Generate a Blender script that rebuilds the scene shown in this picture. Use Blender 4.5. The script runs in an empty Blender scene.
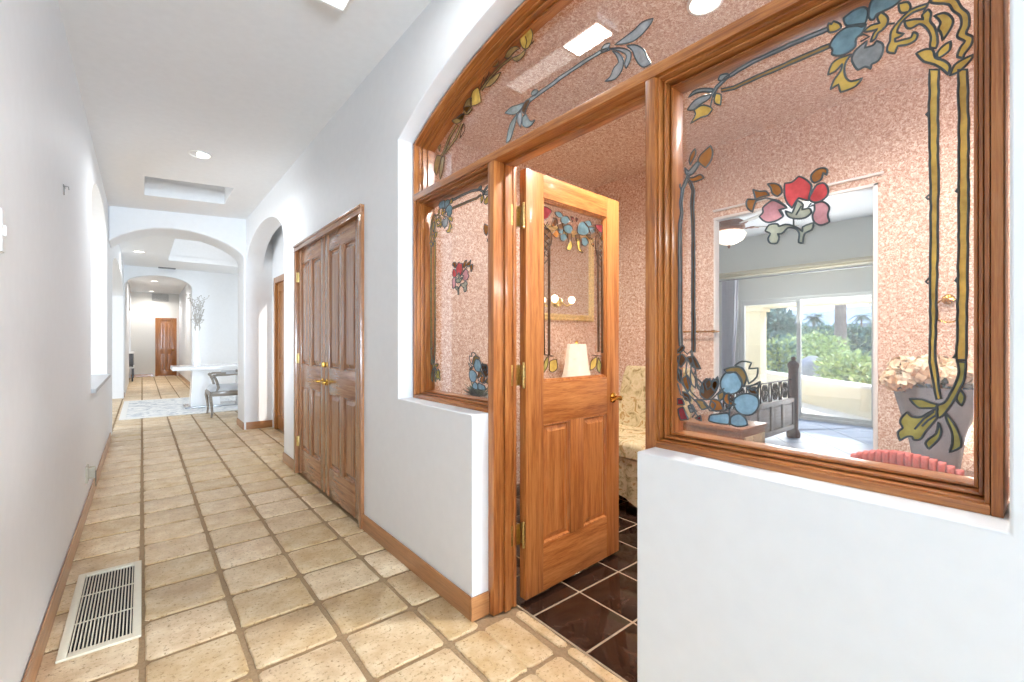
import bpy, bmesh, math, random
from math import sin, cos, tan, atan2, pi, sqrt, radians
from mathutils import Vector, Matrix
random.seed(7)
SC = bpy.context.scene
COL = SC.collection

# ---------------------------------------------------------------- camera
FPX, EYE, HZ = 450.0, 1.22, 342.0
YAW = atan2(370.0, FPX)
cam_d = bpy.data.cameras.new('camera')
cam_d.sensor_width = 36.0
cam_d.lens = FPX / 1024 * 36.0
cam_d.shift_y = (HZ - 341.0) / 1024
cam_d.clip_start = 0.02
cam_d.clip_end = 900
cam = bpy.data.objects.new('camera', cam_d)
COL.objects.link(cam)
cam.location = (0, 0, EYE)
cam.rotation_euler = (pi / 2, 0, -YAW)
SC.camera = cam

# ---------------------------------------------------------------- sky, sun, exposure
SC.view_settings.view_transform = 'Standard'
SC.view_settings.look = 'None'
SC.view_settings.gamma = 1.0
SC.view_settings.use_curve_mapping = False
SC.view_settings.exposure = 0.68
SC.cycles.use_denoising = True
SC.cycles.max_bounces = 10
SC.cycles.diffuse_bounces = 6
SC.cycles.glossy_bounces = 4
SC.cycles.transparent_max_bounces = 24
SC.cycles.sample_clamp_indirect = 4.0
SC.cycles.caustics_reflective = False
SC.cycles.caustics_refractive = False
w = bpy.data.worlds.new('sky')
SC.world = w
w.use_nodes = True
nt = w.node_tree
bg = nt.nodes['Background']
geo = nt.nodes.new('ShaderNodeTexCoord')
sep = nt.nodes.new('ShaderNodeSeparateXYZ')
ramp = nt.nodes.new('ShaderNodeValToRGB')
nt.links.new(geo.outputs['Generated'], sep.inputs[0])
nt.links.new(sep.outputs['Z'], ramp.inputs[0])
ramp.color_ramp.elements[0].color = (0.84, 0.91, 0.97, 1)
ramp.color_ramp.elements[1].color = (0.30, 0.52, 0.95, 1)
ramp.color_ramp.elements[1].position = 0.6
nt.links.new(ramp.outputs[0], bg.inputs['Color'])
bg.inputs['Strength'].default_value = 1.4

def sun_lamp():
    l = bpy.data.lights.new('sun', 'SUN')
    l.energy = 4.5
    l.angle = 0.009
    l.color = (1.0, 0.95, 0.86)
    o = bpy.data.objects.new('sun', l)
    COL.objects.link(o)
    d = Vector((0.52, -0.30, 0.80))
    o.rotation_euler = d.to_track_quat('Z', 'Y').to_euler()
    o.location = (10, -4, 12)
sun_lamp()

def area(name, loc, direction, sx, sy, power, color=(1, 1, 1)):
    l = bpy.data.lights.new(name, 'AREA')
    l.shape = 'RECTANGLE'
    l.size, l.size_y = sx, sy
    l.energy = power
    l.color = color
    o = bpy.data.objects.new(name, l)
    COL.objects.link(o)
    o.location = loc
    o.rotation_euler = Vector(direction).to_track_quat('-Z', 'Z').to_euler()
    return o
DAY = (0.78, 0.89, 1.0)
# area lamps stand in for daylight; hall end and dining sources are added, unseen
area('daylight_great_room', (-3.6, 5.9, 1.7), (1, 0, 0), 2.8, 2.4, 105, (0.86, 0.93, 1.0))
area('daylight_great_room_far', (-4.9, 10.4, 1.6), (1, 0, 0), 5.0, 2.6, 54, (0.92, 0.96, 1.0))
area('daylight_foyer_skylight', (1.05, 10.4, 3.84), (0, 0, -1), 1.1, 2.2, 4, (0.95, 0.98, 1.0))
area('fill_hall_end', (0.74, -6.30, 1.35), (-.22, 1, .32), .6, 2.1, 520, (0.68, 0.84, 1.0))  # unseen fill lamp added behind the camera to brighten the hall
area('fill_dining', (3.1, 10.3, 1.5), (-1, 0, 0), 4.0, 2.0, 16, DAY)  # unseen fill lamp added on the dining side of the foyer
area('daylight_slider', (7.9, 2.3, 1.3), (-1, 0, .7), 3.0, 1.4, 80, (0.94, 0.97, 0.98))

area('powder_room_fill', (2.4, -.80, 2.05), (0, 1, .3), 1.1, .12, 12, (1, .97, .95))  # added fill lamp without a fixture, lifts the upper wallpaper and ceiling

# ---------------------------------------------------------------- helpers
FW = Vector((sin(YAW), cos(YAW), 0))
RT = Vector((cos(YAW), -sin(YAW), 0))
def ray(x, y):
    return FW + RT * ((x - 512) / FPX) + Vector((0, 0, (HZ - y) / FPX))
def on_plane(x, y, p0, n):
    d = ray(x, y)
    o = Vector((0, 0, EYE))
    return o + d * ((Vector(p0) - o).dot(n) / d.dot(n))
def pX(x, y, X): return on_plane(x, y, (X, 0, 0), Vector((1, 0, 0)))
def pY(x, y, Y): return on_plane(x, y, (0, Y, 0), Vector((0, 1, 0)))
def pZ(x, y, Z=0): return on_plane(x, y, (0, 0, Z), Vector((0, 0, 1)))
def pD(x, y, D): return Vector((0, 0, EYE)) + ray(x, y) * D

def srgb(h):
    h = h.lstrip('#')
    out = []
    for i in (0, 2, 4):
        c = int(h[i:i + 2], 16) / 255
        out.append(c / 12.92 if c <= 0.04045 else ((c + 0.055) / 1.055) ** 2.4)
    return (*out, 1.0)

def wm(o):
    m = o.matrix_basis.copy()
    while o.parent:
        o = o.parent
        m = o.matrix_basis @ m
    return m
def tag(o, label=None, cat=None, group=None, kind=None):
    if label: o['label'] = label
    if cat: o['category'] = cat
    if group: o['group'] = group
    if kind: o['kind'] = kind
    return o
def empty(name, loc=(0, 0, 0), rz=0.0, parent=None):
    o = bpy.data.objects.new(name, None)
    COL.objects.link(o)
    o.empty_display_size = 0.1
    o.location = loc
    o.rotation_euler = (0, 0, rz)
    if parent: o.parent = parent
    return o
def thing(name, label, cat, loc=(0, 0, 0), rz=0.0, group=None):
    return tag(empty(name, loc, rz), label, cat, group)
def copy_tree(o, parent=None):
    c = o.copy()
    COL.objects.link(c)
    if parent: c.parent = parent
    for ch in list(o.children): copy_tree(ch, c)
    return c

class MB:
    """collects shapes, links them as one mesh object"""
    def __init__(s): s.bm = bmesh.new()
    def box(s, x0, x1, y0, y1, z0, z1, bev=0.0, mi=0, M=None):
        x0, x1 = sorted((x0, x1)); y0, y1 = sorted((y0, y1)); z0, z1 = sorted((z0, z1))
        vs = [s.bm.verts.new((x, y, z)) for x in (x0, x1) for y in (y0, y1) for z in (z0, z1)]
        fs = [s.bm.faces.new([vs[i] for i in q]) for q in
              ((0, 1, 3, 2), (4, 6, 7, 5), (0, 4, 5, 1), (2, 3, 7, 6), (0, 2, 6, 4), (1, 5, 7, 3))]
        for f in fs: f.material_index = mi
        if M is not None: bmesh.ops.transform(s.bm, matrix=M, verts=vs)
        if bev > 0:
            es = list({e for f in fs for e in f.edges})
            r = bmesh.ops.bevel(s.bm, geom=es, offset=bev, segments=2, profile=0.6, affect='EDGES', clamp_overlap=True)
            for f in r['faces']: f.material_index = mi
        return s
    def prism(s, pts, fn0, fn1, mi=0):
        """pts -> two loops by fn0/fn1, capped"""
        a = [s.bm.verts.new(fn0(p)) for p in pts]
        b = [s.bm.verts.new(fn1(p)) for p in pts]
        n = len(pts)
        fs = [s.bm.faces.new(a), s.bm.faces.new(list(reversed(b)))]
        for i in range(n):
            j = (i + 1) % n
            fs.append(s.bm.faces.new((a[j], a[i], b[i], b[j])))
        for f in fs: f.material_index = mi
        return s
    def slab(s, pts, axis, a0, a1, mi=0):
        """2D outline extruded along axis 'X','Y' or 'Z'"""
        if axis == 'X': f = lambda a: (lambda p: (a, p[0], p[1]))
        elif axis == 'Y': f = lambda a: (lambda p: (p[0], a, p[1]))
        else: f = lambda a: (lambda p: (p[0], p[1], a))
        return s.prism(pts, f(a0), f(a1), mi)
    def loft(s, loops, mi=0, cap=True, closed=True, cap0=True):
        rs = [[s.bm.verts.new(p) for p in L] for L in loops]
        n = len(rs[0])
        for a, b in zip(rs, rs[1:]):
            for i in range(n if closed else n - 1):
                j = (i + 1) % n
                s.bm.faces.new((a[i], a[j], b[j], b[i])).material_index = mi
        if cap and closed and cap0: s.bm.faces.new(list(reversed(rs[0]))).material_index = mi
        if cap and closed:
            s.bm.faces.new(rs[-1]).material_index = mi
        return s
    def lathe(s, prof, c=(0, 0, 0), seg=24, mi=0, flute=0, amp=0.0, cap=True):
        loops = []
        for r, z in prof:
            L = []
            for k in range(seg):
                t = 2 * pi * k / seg
                rr = max(r, 1e-4) * (1 + (amp * cos(flute * t) if flute else 0))
                L.append((c[0] + rr * cos(t), c[1] + rr * sin(t), c[2] + z))
            loops.append(L)
        return s.loft(loops, mi, cap)
    def tube(s, pts, r, seg=8, mi=0, closed=False, r1=None):
        pts = [Vector(p) for p in pts]
        n = len(pts)
        loops = []
        up = Vector((0, 0, 1))
        prev = None
        for i, p in enumerate(pts):
            a = pts[(i - 1) % n] if (closed or i > 0) else p
            b = pts[(i + 1) % n] if (closed or i < n - 1) else p
            t = (b - a)
            if t.length < 1e-9: t = Vector((0, 0, 1))
            t.normalize()
            if prev is None:
                u = t.cross(up)
                if u.length < 0.05: u = t.cross(Vector((1, 0, 0)))
            else:
                u = prev - t * prev.dot(t)
                if u.length < 1e-6: u = t.cross(up)
            u.normalize(); prev = u
            v = t.cross(u)
            rr = r if r1 is None else r + (r1 - r) * i / max(1, n - 1)
            loops.append([p + (u * cos(2 * pi * k / seg) + v * sin(2 * pi * k / seg)) * rr for k in range(seg)])
        if closed: loops.append(loops[0])
        return s.loft(loops, mi, cap=not closed)
    def ball(s, c, r, sc=(1, 1, 1), sub=2, mi=0):
        res = bmesh.ops.create_icosphere(s.bm, subdivisions=sub, radius=r)
        vs = res['verts']
        for v in vs: v.co = Vector((v.co.x * sc[0], v.co.y * sc[1], v.co.z * sc[2])) + Vector(c)
        for f in {f for v in vs for f in v.link_faces}: f.material_index = mi
        return s
    def leaf(s, c, d, n, L, W, mi=0):
        d = Vector(d).normalized(); u = d.cross(Vector(n))
        if u.length < 1e-4: u = d.orthogonal()
        u.normalize(); c = Vector(c)
        nn = u.cross(d)
        q = [c, c + d * L * .45 + u * W * .5 + nn * W * .12, c + d * L, c + d * L * .45 - u * W * .5 + nn * W * .12]
        s.bm.faces.new([s.bm.verts.new(p) for p in q]).material_index = mi
        return s
    def build(s, name, mats, parent=None, origin=None, smooth=True, bevel=None, angle=40):
        if not isinstance(mats, (list, tuple)): mats = [mats]
        bmesh.ops.recalc_face_normals(s.bm, faces=s.bm.faces[:])
        me = bpy.data.meshes.new(name)
        s.bm.to_mesh(me); s.bm.free()
        for m in mats: me.materials.append(m)
        o = bpy.data.objects.new(name, me)
        COL.objects.link(o)
        if parent is not None:
            o.parent = parent
            me.transform(wm(parent).inverted())
        else:
            if origin is None and me.vertices:
                xs = [v.co for v in me.vertices]
                origin = ((min(p.x for p in xs) + max(p.x for p in xs)) / 2, (min(p.y for p in xs) + max(p.y for p in xs)) / 2, min(p.z for p in xs))
            me.transform(Matrix.Translation(-Vector(origin)))
            o.location = origin
        if bevel:
            b = o.modifiers.new('bevel', 'BEVEL')
            b.width = bevel; b.segments = 4; b.limit_method = 'ANGLE'; b.angle_limit = radians(55)
            b.harden_normals = False
        if smooth:
            for p in me.polygons: p.use_smooth = True
            try: me.set_sharp_from_angle(angle=radians(angle))
            except Exception: pass
        return o

# ---------------------------------------------------------------- materials
def new_mat(name):
    m = bpy.data.materials.new(name)
    m.use_nodes = True
    n = m.node_tree.nodes
    return m, n, m.node_tree.links, n['Principled BSDF']
def node(n, t, **kw):
    o = n.new(t)
    for k, v in kw.items():
        if k in o.inputs: o.inputs[k].default_value = v
        else: setattr(o, k, v)
    return o
def plain(name, hexc, rough=0.5, metal=0.0, bump=0.0, bscale=60, spec=0.5, vary=0.06, emit=None, es=0):
    m, n, l, b = new_mat(name)
    c = srgb(hexc)
    g = node(n, 'ShaderNodeNewGeometry')
    t = node(n, 'ShaderNodeTexNoise', Scale=bscale, Detail=3.0)
    l.new(g.outputs['Position'], t.inputs['Vector'])
    r = node(n, 'ShaderNodeValToRGB')
    r.color_ramp.elements[0].position = 0.3
    r.color_ramp.elements[1].position = 0.7
    r.color_ramp.elements[0].color = (*[x * (1 - vary) for x in c[:3]], 1)
    r.color_ramp.elements[1].color = (*[min(1, x * (1 + vary)) for x in c[:3]], 1)
    l.new(t.outputs['Fac'], r.inputs[0])
    l.new(r.outputs[0], b.inputs['Base Color'])
    b.inputs['Roughness'].default_value = rough
    b.inputs['Metallic'].default_value = metal
    b.inputs['Specular IOR Level'].default_value = spec
    if emit:
        b.inputs['Emission Color'].default_value = srgb(emit)
        b.inputs['Emission Strength'].default_value = es
    if bump:
        bp = node(n, 'ShaderNodeBump', Strength=bump, Distance=0.01)
        l.new(t.outputs['Fac'], bp.inputs['Height'])
        l.new(bp.outputs[0], b.inputs['Normal'])
    return m
def emis(name, hexc, s):
    m, n, l, b = new_mat(name)
    b.inputs['Base Color'].default_value = (0.8, 0.8, 0.8, 1)
    b.inputs['Emission Color'].default_value = srgb(hexc)
    b.inputs['Emission Strength'].default_value = s
    return m
def wood(name, hexes, axis='Z', rough=0.3, coat=0.35, scale=1.0, stretch=14.0, polar=None):
    m, n, l, b = new_mat(name)
    g = node(n, 'ShaderNodeNewGeometry')
    mp = node(n, 'ShaderNodeMapping')
    s = [stretch * 2.2 * scale] * 3
    s['XYZ'.index(axis)] = 1.4 * scale
    mp.inputs['Scale'].default_value = s
    if polar:      # grain follows an arch about (y, z)
        sp_ = node(n, 'ShaderNodeSeparateXYZ'); l.new(g.outputs['Position'], sp_.inputs[0])
        def mt(op, a, b=None):
            q = node(n, 'ShaderNodeMath', operation=op)
            for k, v in ((0, a), (1, b)):
                if v is None: continue
                if isinstance(v, (int, float)): q.inputs[k].default_value = v
                else: l.new(v, q.inputs[k])
            return q.outputs[0]
        yy, zz = mt('SUBTRACT', sp_.outputs['Y'], polar[0]), mt('SUBTRACT', sp_.outputs['Z'], polar[1])
        rr_ = mt('SQRT', mt('ADD', mt('MULTIPLY', yy, yy), mt('MULTIPLY', zz, zz)))
        an = mt('MULTIPLY', mt('ARCTAN2', yy, zz), 2.6)
        cb = node(n, 'ShaderNodeCombineXYZ')
        l.new(sp_.outputs['X'], cb.inputs[0]); l.new(an, cb.inputs[1]); l.new(rr_, cb.inputs[2])
        l.new(cb.outputs[0], mp.inputs['Vector'])
    else: l.new(g.outputs['Position'], mp.inputs['Vector'])
    t = node(n, 'ShaderNodeTexNoise', Scale=1.3, Detail=8.0, Roughness=0.62, Distortion=0.5)
    l.new(mp.outputs[0], t.inputs['Vector'])
    t2 = node(n, 'ShaderNodeTexNoise', Scale=7.0, Detail=4.0, Roughness=0.7)
    l.new(mp.outputs[0], t2.inputs['Vector'])
    mx = node(n, 'ShaderNodeMix', data_type='FLOAT')
    mx.inputs[0].default_value = 0.4
    l.new(t.outputs['Fac'], mx.inputs[2]); l.new(t2.outputs['Fac'], mx.inputs[3])
    r = node(n, 'ShaderNodeValToRGB')
    e = r.color_ramp.elements
    e[0].position, e[1].position = 0.36, 0.66
    e[0].color, e[1].color = srgb(hexes[0]), srgb(hexes[2])
    k = e.new(0.50); k.color = srgb(hexes[1])
    l.new(mx.outputs[0], r.inputs[0])
    l.new(r.outputs[0], b.inputs['Base Color'])
    b.inputs['Roughness'].default_value = rough
    b.inputs['Coat Weight'].default_value = coat
    b.inputs['Coat Roughness'].default_value = 0.12
    bp = node(n, 'ShaderNodeBump', Strength=0.12, Distance=0.004)
    l.new(mx.outputs[0], bp.inputs['Height']); l.new(bp.outputs[0], b.inputs['Normal'])
    return m
OAK = ('6E3816', 'A5632E', 'C88A50')
oak = {a: wood('oak_' + a, OAK, a) for a in 'XYZ'}
DOAK = ('8E4C20', 'BE7A40', 'D6985C')
door_oak = {a: wood('door_oak_' + a, DOAK, a, rough=0.35) for a in 'XYZ'}
CLO = ('734529', '9A6945', 'B68760')
clo = {a: wood('closet_oak_' + a, CLO, a, rough=0.2, coat=0.45) for a in 'XYZ'}
BASEW = {a: wood('baseboard_oak_' + a, ('8A5A34', 'A87448', 'BC8858'), a) for a in 'XY'}
FARD = wood('far_door_oak', ('7E4A20', '9C6230', 'B0763E'), 'Z')
DARKW = wood('dark_walnut', ('3A2018', '54301F', '6A4028'), 'Z', rough=0.3)
HAMP = wood('hamper_wood', ('6A3E22', '8A5630', 'A36C40'), 'X', rough=0.35)
WALL = plain('white_wall_paint', 'EAECEE', rough=0.55, bump=0.06, bscale=18, vary=0.012, spec=0.35)
CEIL = plain('ceiling_paint', 'EBECED', rough=0.7, bump=0.05, bscale=22, vary=0.015, spec=0.3)
WHITE = plain('white_enamel', 'EDEDEB', rough=0.3, vary=0.01)
GLOSSW = plain('white_lacquer', 'F0F1F2', rough=0.12, vary=0.01)
CREAM = plain('cream_metal', 'DDD5BF', rough=0.4, vary=0.03)
BLACK = plain('duct_shade_black', '0A0A0A', rough=0.8)
BRASS = plain('brass', 'C79A45', rough=0.22, metal=1.0, vary=0.1, bscale=40)
OLDBR = plain('antique_brass', 'CDB578', rough=0.35, metal=1.0, vary=0.25, bscale=120)
GREYM = plain('grey_metal', '9A9C9E', rough=0.35, metal=0.6)
GROUT = plain('brown_grout', '9C8262', rough=0.9, bump=0.4, bscale=90, vary=0.15)
WGROUT = plain('pale_grout', 'A8977F', rough=0.85, vary=0.1)

def tile_mat():
    m, n, l, b = new_mat('travertine_tile')
    g = node(n, 'ShaderNodeNewGeometry')
    t = node(n, 'ShaderNodeTexNoise', Scale=9.0, Detail=6.0, Roughness=0.65)
    l.new(g.outputs['Position'], t.inputs['Vector'])
    r = node(n, 'ShaderNodeValToRGB')
    e = r.color_ramp.elements
    e[0].position, e[1].position = 0.3, 0.72
    e[0].color, e[1].color = srgb('C4A273'), srgb('E9D6B4')
    k = e.new(0.5); k.color = srgb('D6BB92')
    l.new(t.outputs['Fac'], r.inputs[0])
    # per tile tint
    hs = node(n, 'ShaderNodeHueSaturation')
    mr = node(n, 'ShaderNodeMapRange'); mr.inputs['To Min'].default_value = 0.86; mr.inputs['To Max'].default_value = 1.1
    l.new(g.outputs['Random Per Island'], mr.inputs['Value'])
    l.new(mr.outputs[0], hs.inputs['Value'])
    m2 = node(n, 'ShaderNodeMapRange'); m2.inputs['To Min'].default_value = 1.08; m2.inputs['To Max'].default_value = 0.88
    l.new(g.outputs['Random Per Island'], m2.inputs['Value'])
    l.new(m2.outputs[0], hs.inputs['Saturation'])
    l.new(r.outputs[0], hs.inputs['Color'])
    # pits
    p = node(n, 'ShaderNodeTexNoise', Scale=62.0, Detail=5.0, Roughness=0.7)
    l.new(g.outputs['Position'], p.inputs['Vector'])
    pr = node(n, 'ShaderNodeValToRGB')
    pr.color_ramp.elements[0].position, pr.color_ramp.elements[1].position = 0.35, 0.45
    pr.color_ramp.elements[0].color = (0, 0, 0, 1); pr.color_ramp.elements[1].color = (1, 1, 1, 1)
    l.new(p.outputs['Fac'], pr.inputs[0])
    mx = node(n, 'ShaderNodeMix', data_type='RGBA')
    mx.inputs[6].default_value = srgb('A07C4E')
    l.new(pr.outputs[0], mx.inputs[0]); l.new(hs.outputs[0], mx.inputs[7])
    l.new(mx.outputs[2], b.inputs['Base Color'])
    b.inputs['Roughness'].default_value = 0.38
    bp = node(n, 'ShaderNodeBump', Strength=0.35, Distance=0.006)
    l.new(p.outputs['Fac'], bp.inputs['Height']); l.new(bp.outputs[0], b.inputs['Normal'])
    return m
TILE = tile_mat()
def speckle(name, stops, scale, rough=0.6):
    m, n, l, b = new_mat(name)
    g = node(n, 'ShaderNodeNewGeometry')
    t = node(n, 'ShaderNodeTexNoise', Scale=scale, Detail=3.0, Roughness=0.7, Distortion=1.2)
    l.new(g.outputs['Position'], t.inputs['Vector'])
    r = node(n, 'ShaderNodeValToRGB')
    e = r.color_ramp.elements
    e[0].position, e[1].position = stops[0][0], stops[-1][0]
    e[0].color, e[1].color = srgb(stops[0][1]), srgb(stops[-1][1])
    for p, c in stops[1:-1]:
        k = e.new(p); k.color = srgb(c)
    l.new(t.outputs['Fac'], r.inputs[0]); l.new(r.outputs[0], b.inputs['Base Color'])
    b.inputs['Roughness'].default_value = rough
    bp = node(n, 'ShaderNodeBump', Strength=0.15, Distance=0.003)
    l.new(t.outputs['Fac'], bp.inputs['Height']); l.new(bp.outputs[0], b.inputs['Normal'])
    return m
PAPER = speckle('speckled_wallpaper', [(0.38, 'B88A6E'), (0.46, 'CFA68B'), (0.53, 'DFC4AF'), (0.61, 'F7EADD')], 66)
DTILE = speckle('polished_brown_stone', [(0.3, '1C120E'), (0.55, '34221A'), (0.75, '4A3226')], 14, rough=0.08)
BTILE = speckle('pale_bedroom_tile', [(0.3, '8494AE'), (0.7, '9DAAC0')], 6, rough=0.5)
PATIO = speckle('patio_concrete', [(0.3, 'D9D2C6'), (0.7, 'ECE7DD')], 20, rough=0.8)
STUCCO = plain('cream_stucco', 'E8DCBE', rough=0.85, bump=0.2, bscale=90, vary=0.03)
RUGM = speckle('distressed_rug', [(0.36, 'A9AEB4'), (0.48, 'D8D9D8'), (0.6, 'E9E8E4')], 7, rough=0.95)

def glass_mat(name, base=0.05, top=0.5, tint=(1, 1, 1, 1), rough=0.0):
    m, n, l, b = new_mat(name)
    n.remove(b)
    out = n['Material Output']
    tr = node(n, 'ShaderNodeBsdfTransparent', Color=tint)
    gl = node(n, 'ShaderNodeBsdfGlossy', Roughness=rough)
    lw = node(n, 'ShaderNodeLayerWeight', Blend=0.5)
    pw = node(n, 'ShaderNodeMath', operation='POWER'); pw.inputs[1].default_value = 4.0
    l.new(lw.outputs['Facing'], pw.inputs[0])
    mr = node(n, 'ShaderNodeMapRange'); mr.inputs['To Min'].default_value = base; mr.inputs['To Max'].default_value = top
    l.new(pw.outputs[0], mr.inputs['Value'])
    mx = node(n, 'ShaderNodeMixShader')
    l.new(mr.outputs[0], mx.inputs[0]); l.new(tr.outputs[0], mx.inputs[1]); l.new(gl.outputs[0], mx.inputs[2])
    l.new(mx.outputs[0], out.inputs['Surface'])
    return m
GLASS = glass_mat('clear_glass', 0.10, 0.5)
def art(name, hexc, clear=0.25, rough=0.15):
    """coloured art glass: partly see-through"""
    m, n, l, b = new_mat(name)
    out = n['Material Output']
    g = node(n, 'ShaderNodeNewGeometry')
    t = node(n, 'ShaderNodeTexNoise', Scale=26.0, Detail=4.0, Roughness=0.6)
    l.new(g.outputs['Position'], t.inputs['Vector'])
    c = srgb(hexc)
    r = node(n, 'ShaderNodeValToRGB')
    r.color_ramp.elements[0].position, r.color_ramp.elements[1].position = 0.33, 0.7
    r.color_ramp.elements[0].color = (*[x * 0.74 for x in c[:3]], 1)
    r.color_ramp.elements[1].color = (*[min(1, x * 1.25 + 0.02) for x in c[:3]], 1)
    l.new(t.outputs['Fac'], r.inputs[0]); l.new(r.outputs[0], b.inputs['Base Color'])
    b.inputs['Roughness'].default_value = rough
    tr = node(n, 'ShaderNodeBsdfTransparent')
    l.new(r.outputs[0], tr.inputs['Color'])
    mx = node(n, 'ShaderNodeMixShader'); mx.inputs[0].default_value = 1 - clear
    l.new(tr.outputs[0], mx.inputs[1]); l.new(b.outputs[0], mx.inputs[2])
    l.new(mx.outputs[0], out.inputs['Surface'])
    return m
A = {'gold': art('amber_glass', 'F0CB6A', .3), 'tan': art('tan_glass', 'B39560', .3), 'blue': art('blue_glass', '86A8B4'),
     'sky': art('sky_blue_glass', '9CC4DA'), 'grey': art('smoke_grey_glass', 'A9B4B4', .3), 'slate': art('slate_glass', 'B2B6B8', .3),
     'red': art('red_glass', 'EC5A5C'), 'pink': art('pink_glass', 'F0AEB4'), 'brown': art('brown_glass', 'B87634'),
     'olive': art('olive_glass', 'B8AE62'), 'white': art('white_glass', 'D2D4C2', .3), 'dred': art('dark_red_glass', '8E2F38'),
     'dark': art('umber_glass', '7A5538', .35), 'teal': art('teal_glass', '5C7A82', .2)}
LEAD = plain('lead_came', '525C60', rough=0.4, metal=0.3, vary=0.2)
LEADB = plain('bronze_came', '4A3524', rough=0.45, metal=0.3, vary=0.2)
ART_MATS = list(A.values()) ; ART_IX = {k: i for i, k in enumerate(A)}

# ================================================================ THE SETTING
XL, XR, XF = -0.31, 1.12, 1.207          # left wall, right wall, oak screen front
YC = 1.2155                               # centre of the arched screen
def structure(name, mb, mats, label=None, **kw):
    return tag(mb.build(name, mats, **kw), label, None, None, 'structure')

# ---- hall floor: real tiles over a grout bed
def tiles_in(mb, x0, x1, y0, y1, px=0.32, ox=0.0, oy=1.57, g=0.011, zt=0.0):
    rr = random.Random(3)
    i0, i1 = math.floor((x0 - ox) / px), math.ceil((x1 - ox) / px)
    j0, j1 = math.floor((y0 - oy) / px), math.ceil((y1 - oy) / px)
    for i in range(i0, i1):
        for j in range(j0, j1):
            a, b = max(x0, ox + i * px + g), min(x1, ox + (i + 1) * px - g)
            c, d = max(y0, oy + j * px + g), min(y1, oy + (j + 1) * px - g)
            if b - a < 0.02 or d - c < 0.02: continue
            def edge(p, q, n):
                return [(p[0] + (q[0] - p[0]) * k / n, p[1] + (q[1] - p[1]) * k / n) for k in range(n)]
            rad = 0.014
            cs = [(a + rad, c), (b - rad, c), (b, c + rad), (b, d - rad), (b - rad, d), (a + rad, d), (a, d - rad), (a, c + rad)]
            out = []
            for k in range(8):
                out += edge(cs[k], cs[(k + 1) % 8], 4 if k % 2 == 0 else 1)
            out = [(x + rr.uniform(-.0022, .0022), y + rr.uniform(-.0022, .0022)) for x, y in out]
            mx, my = (a + b) / 2, (c + d) / 2
            sx, sy = 1 - 0.010 / (b - a), 1 - 0.010 / (d - c)
            dz = rr.uniform(-.0012, .0012)
            L = [[(x, y, -0.012) for x, y in out], [(x, y, zt - 0.004 + dz) for x, y in out],
                 [(mx + (x - mx) * sx, my + (y - my) * sy, zt + dz) for x, y in out]]
            rs = [[mb.bm.verts.new(p) for p in q] for q in L]
            n = len(out)
            for A_, B_ in zip(rs, rs[1:]):
                for k in range(n):
                    mb.bm.faces.new((A_[k], A_[(k + 1) % n], B_[(k + 1) % n], B_[k]))
            mb.bm.faces.new(rs[-1])
f = MB()
tiles_in(f, XL, XR, -6.4, 21.0)
tiles_in(f, XR, 1.27 - .011, 0.83, 1.60)
tiles_in(f, 1.27 + .011, 1.338, 0.83, 1.60)
tiles_in(f, XR, 1.45, 5.0, 7.2)
tiles_in(f, XR, 3.2, 7.44, 13.2)
tiles_in(f, -2.2, XL, 4.4, 13.3)
floor = structure('floor', f, [TILE], 'cream square travertine tile floor running down the hall', angle=35, origin=(0, 0, 0))
g = MB()
g.box(-5.2, 3.3, -6.5, 21.2, -0.10, -0.0075)
structure('floor_grout', g, [GROUT])
g = MB()
for i in range(0, 9):
    for j in range(-8, 7):
        x0 = 1.345 + i * .305; y0 = 1.488 + j * .308
        x1, y1 = min(x0 + .3, 3.5), min(y0 + .303, 2.95)
        if x1 - x0 > .02 and y1 - y0 > .02 and y0 > -.95:
            g.box(x0 + .003, x1 - .003, y0 + .003, y1 - .003, -0.007, 0.002, bev=.001)
structure('floor_bath', g, [DTILE], 'polished dark brown stone tile floor of the powder room')

structure('floor_bath_grout', MB().box(1.339, 3.5, -.9, 2.95, -.0072, .0004), [WGROUT], smooth=False)

# ---- right wall with the screen opening, closet recess and arched passage
HC, RISE = 1.1515, 0.26
RAD = (HC ** 2 + RISE ** 2) / (2 * RISE)
ZC = 2.36 + RISE - RAD
def arc_path(off, zb, n=28):
    """outline of the arched screen, offset inwards by off, from far foot over the top to near foot"""
    hc, r = HC - off, RAD - off
    a = math.asin(hc / r)
    pts = [(YC + hc, zb)]
    for k in range(n + 1):
        t = a - 2 * a * k / n
        pts.append((YC + r * sin(t), ZC + r * cos(t)))
    pts.append((YC - hc, zb))
    return pts
out = [(-6.4, -.03), (0.787, -.03), (0.787, .9)]
op = arc_path(-.011, .9)
out += list(reversed(op))
out += [(1.637, .9), (1.637, -.03), (2.885, -.03), (2.885, 2.118), (4.56, 2.118), (4.56, -.03), (5.03, -.03)]
def ell_arch(y0, y1, zs0, zs1, apex, n=22):
    pts = []
    for k in range(n + 1):
        t = pi * k / n
        y = (y0 + y1) / 2 - (y1 - y0) / 2 * cos(t)
        zs = zs0 + (zs1 - zs0) * k / n
        pts.append((y, zs + (apex - zs) * sin(t) ** 0.9))
    return pts
out += ell_arch(5.03, 7.2, 2.22, 2.22, 2.67)
out += [(7.2, 3.02), (-6.4, 3.02)]
m = MB().slab(out, 'X', XR, 1.335)
structure('wall_right', m, [WALL], 'white plaster hall wall around the arched oak screen', bevel=.028)

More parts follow.
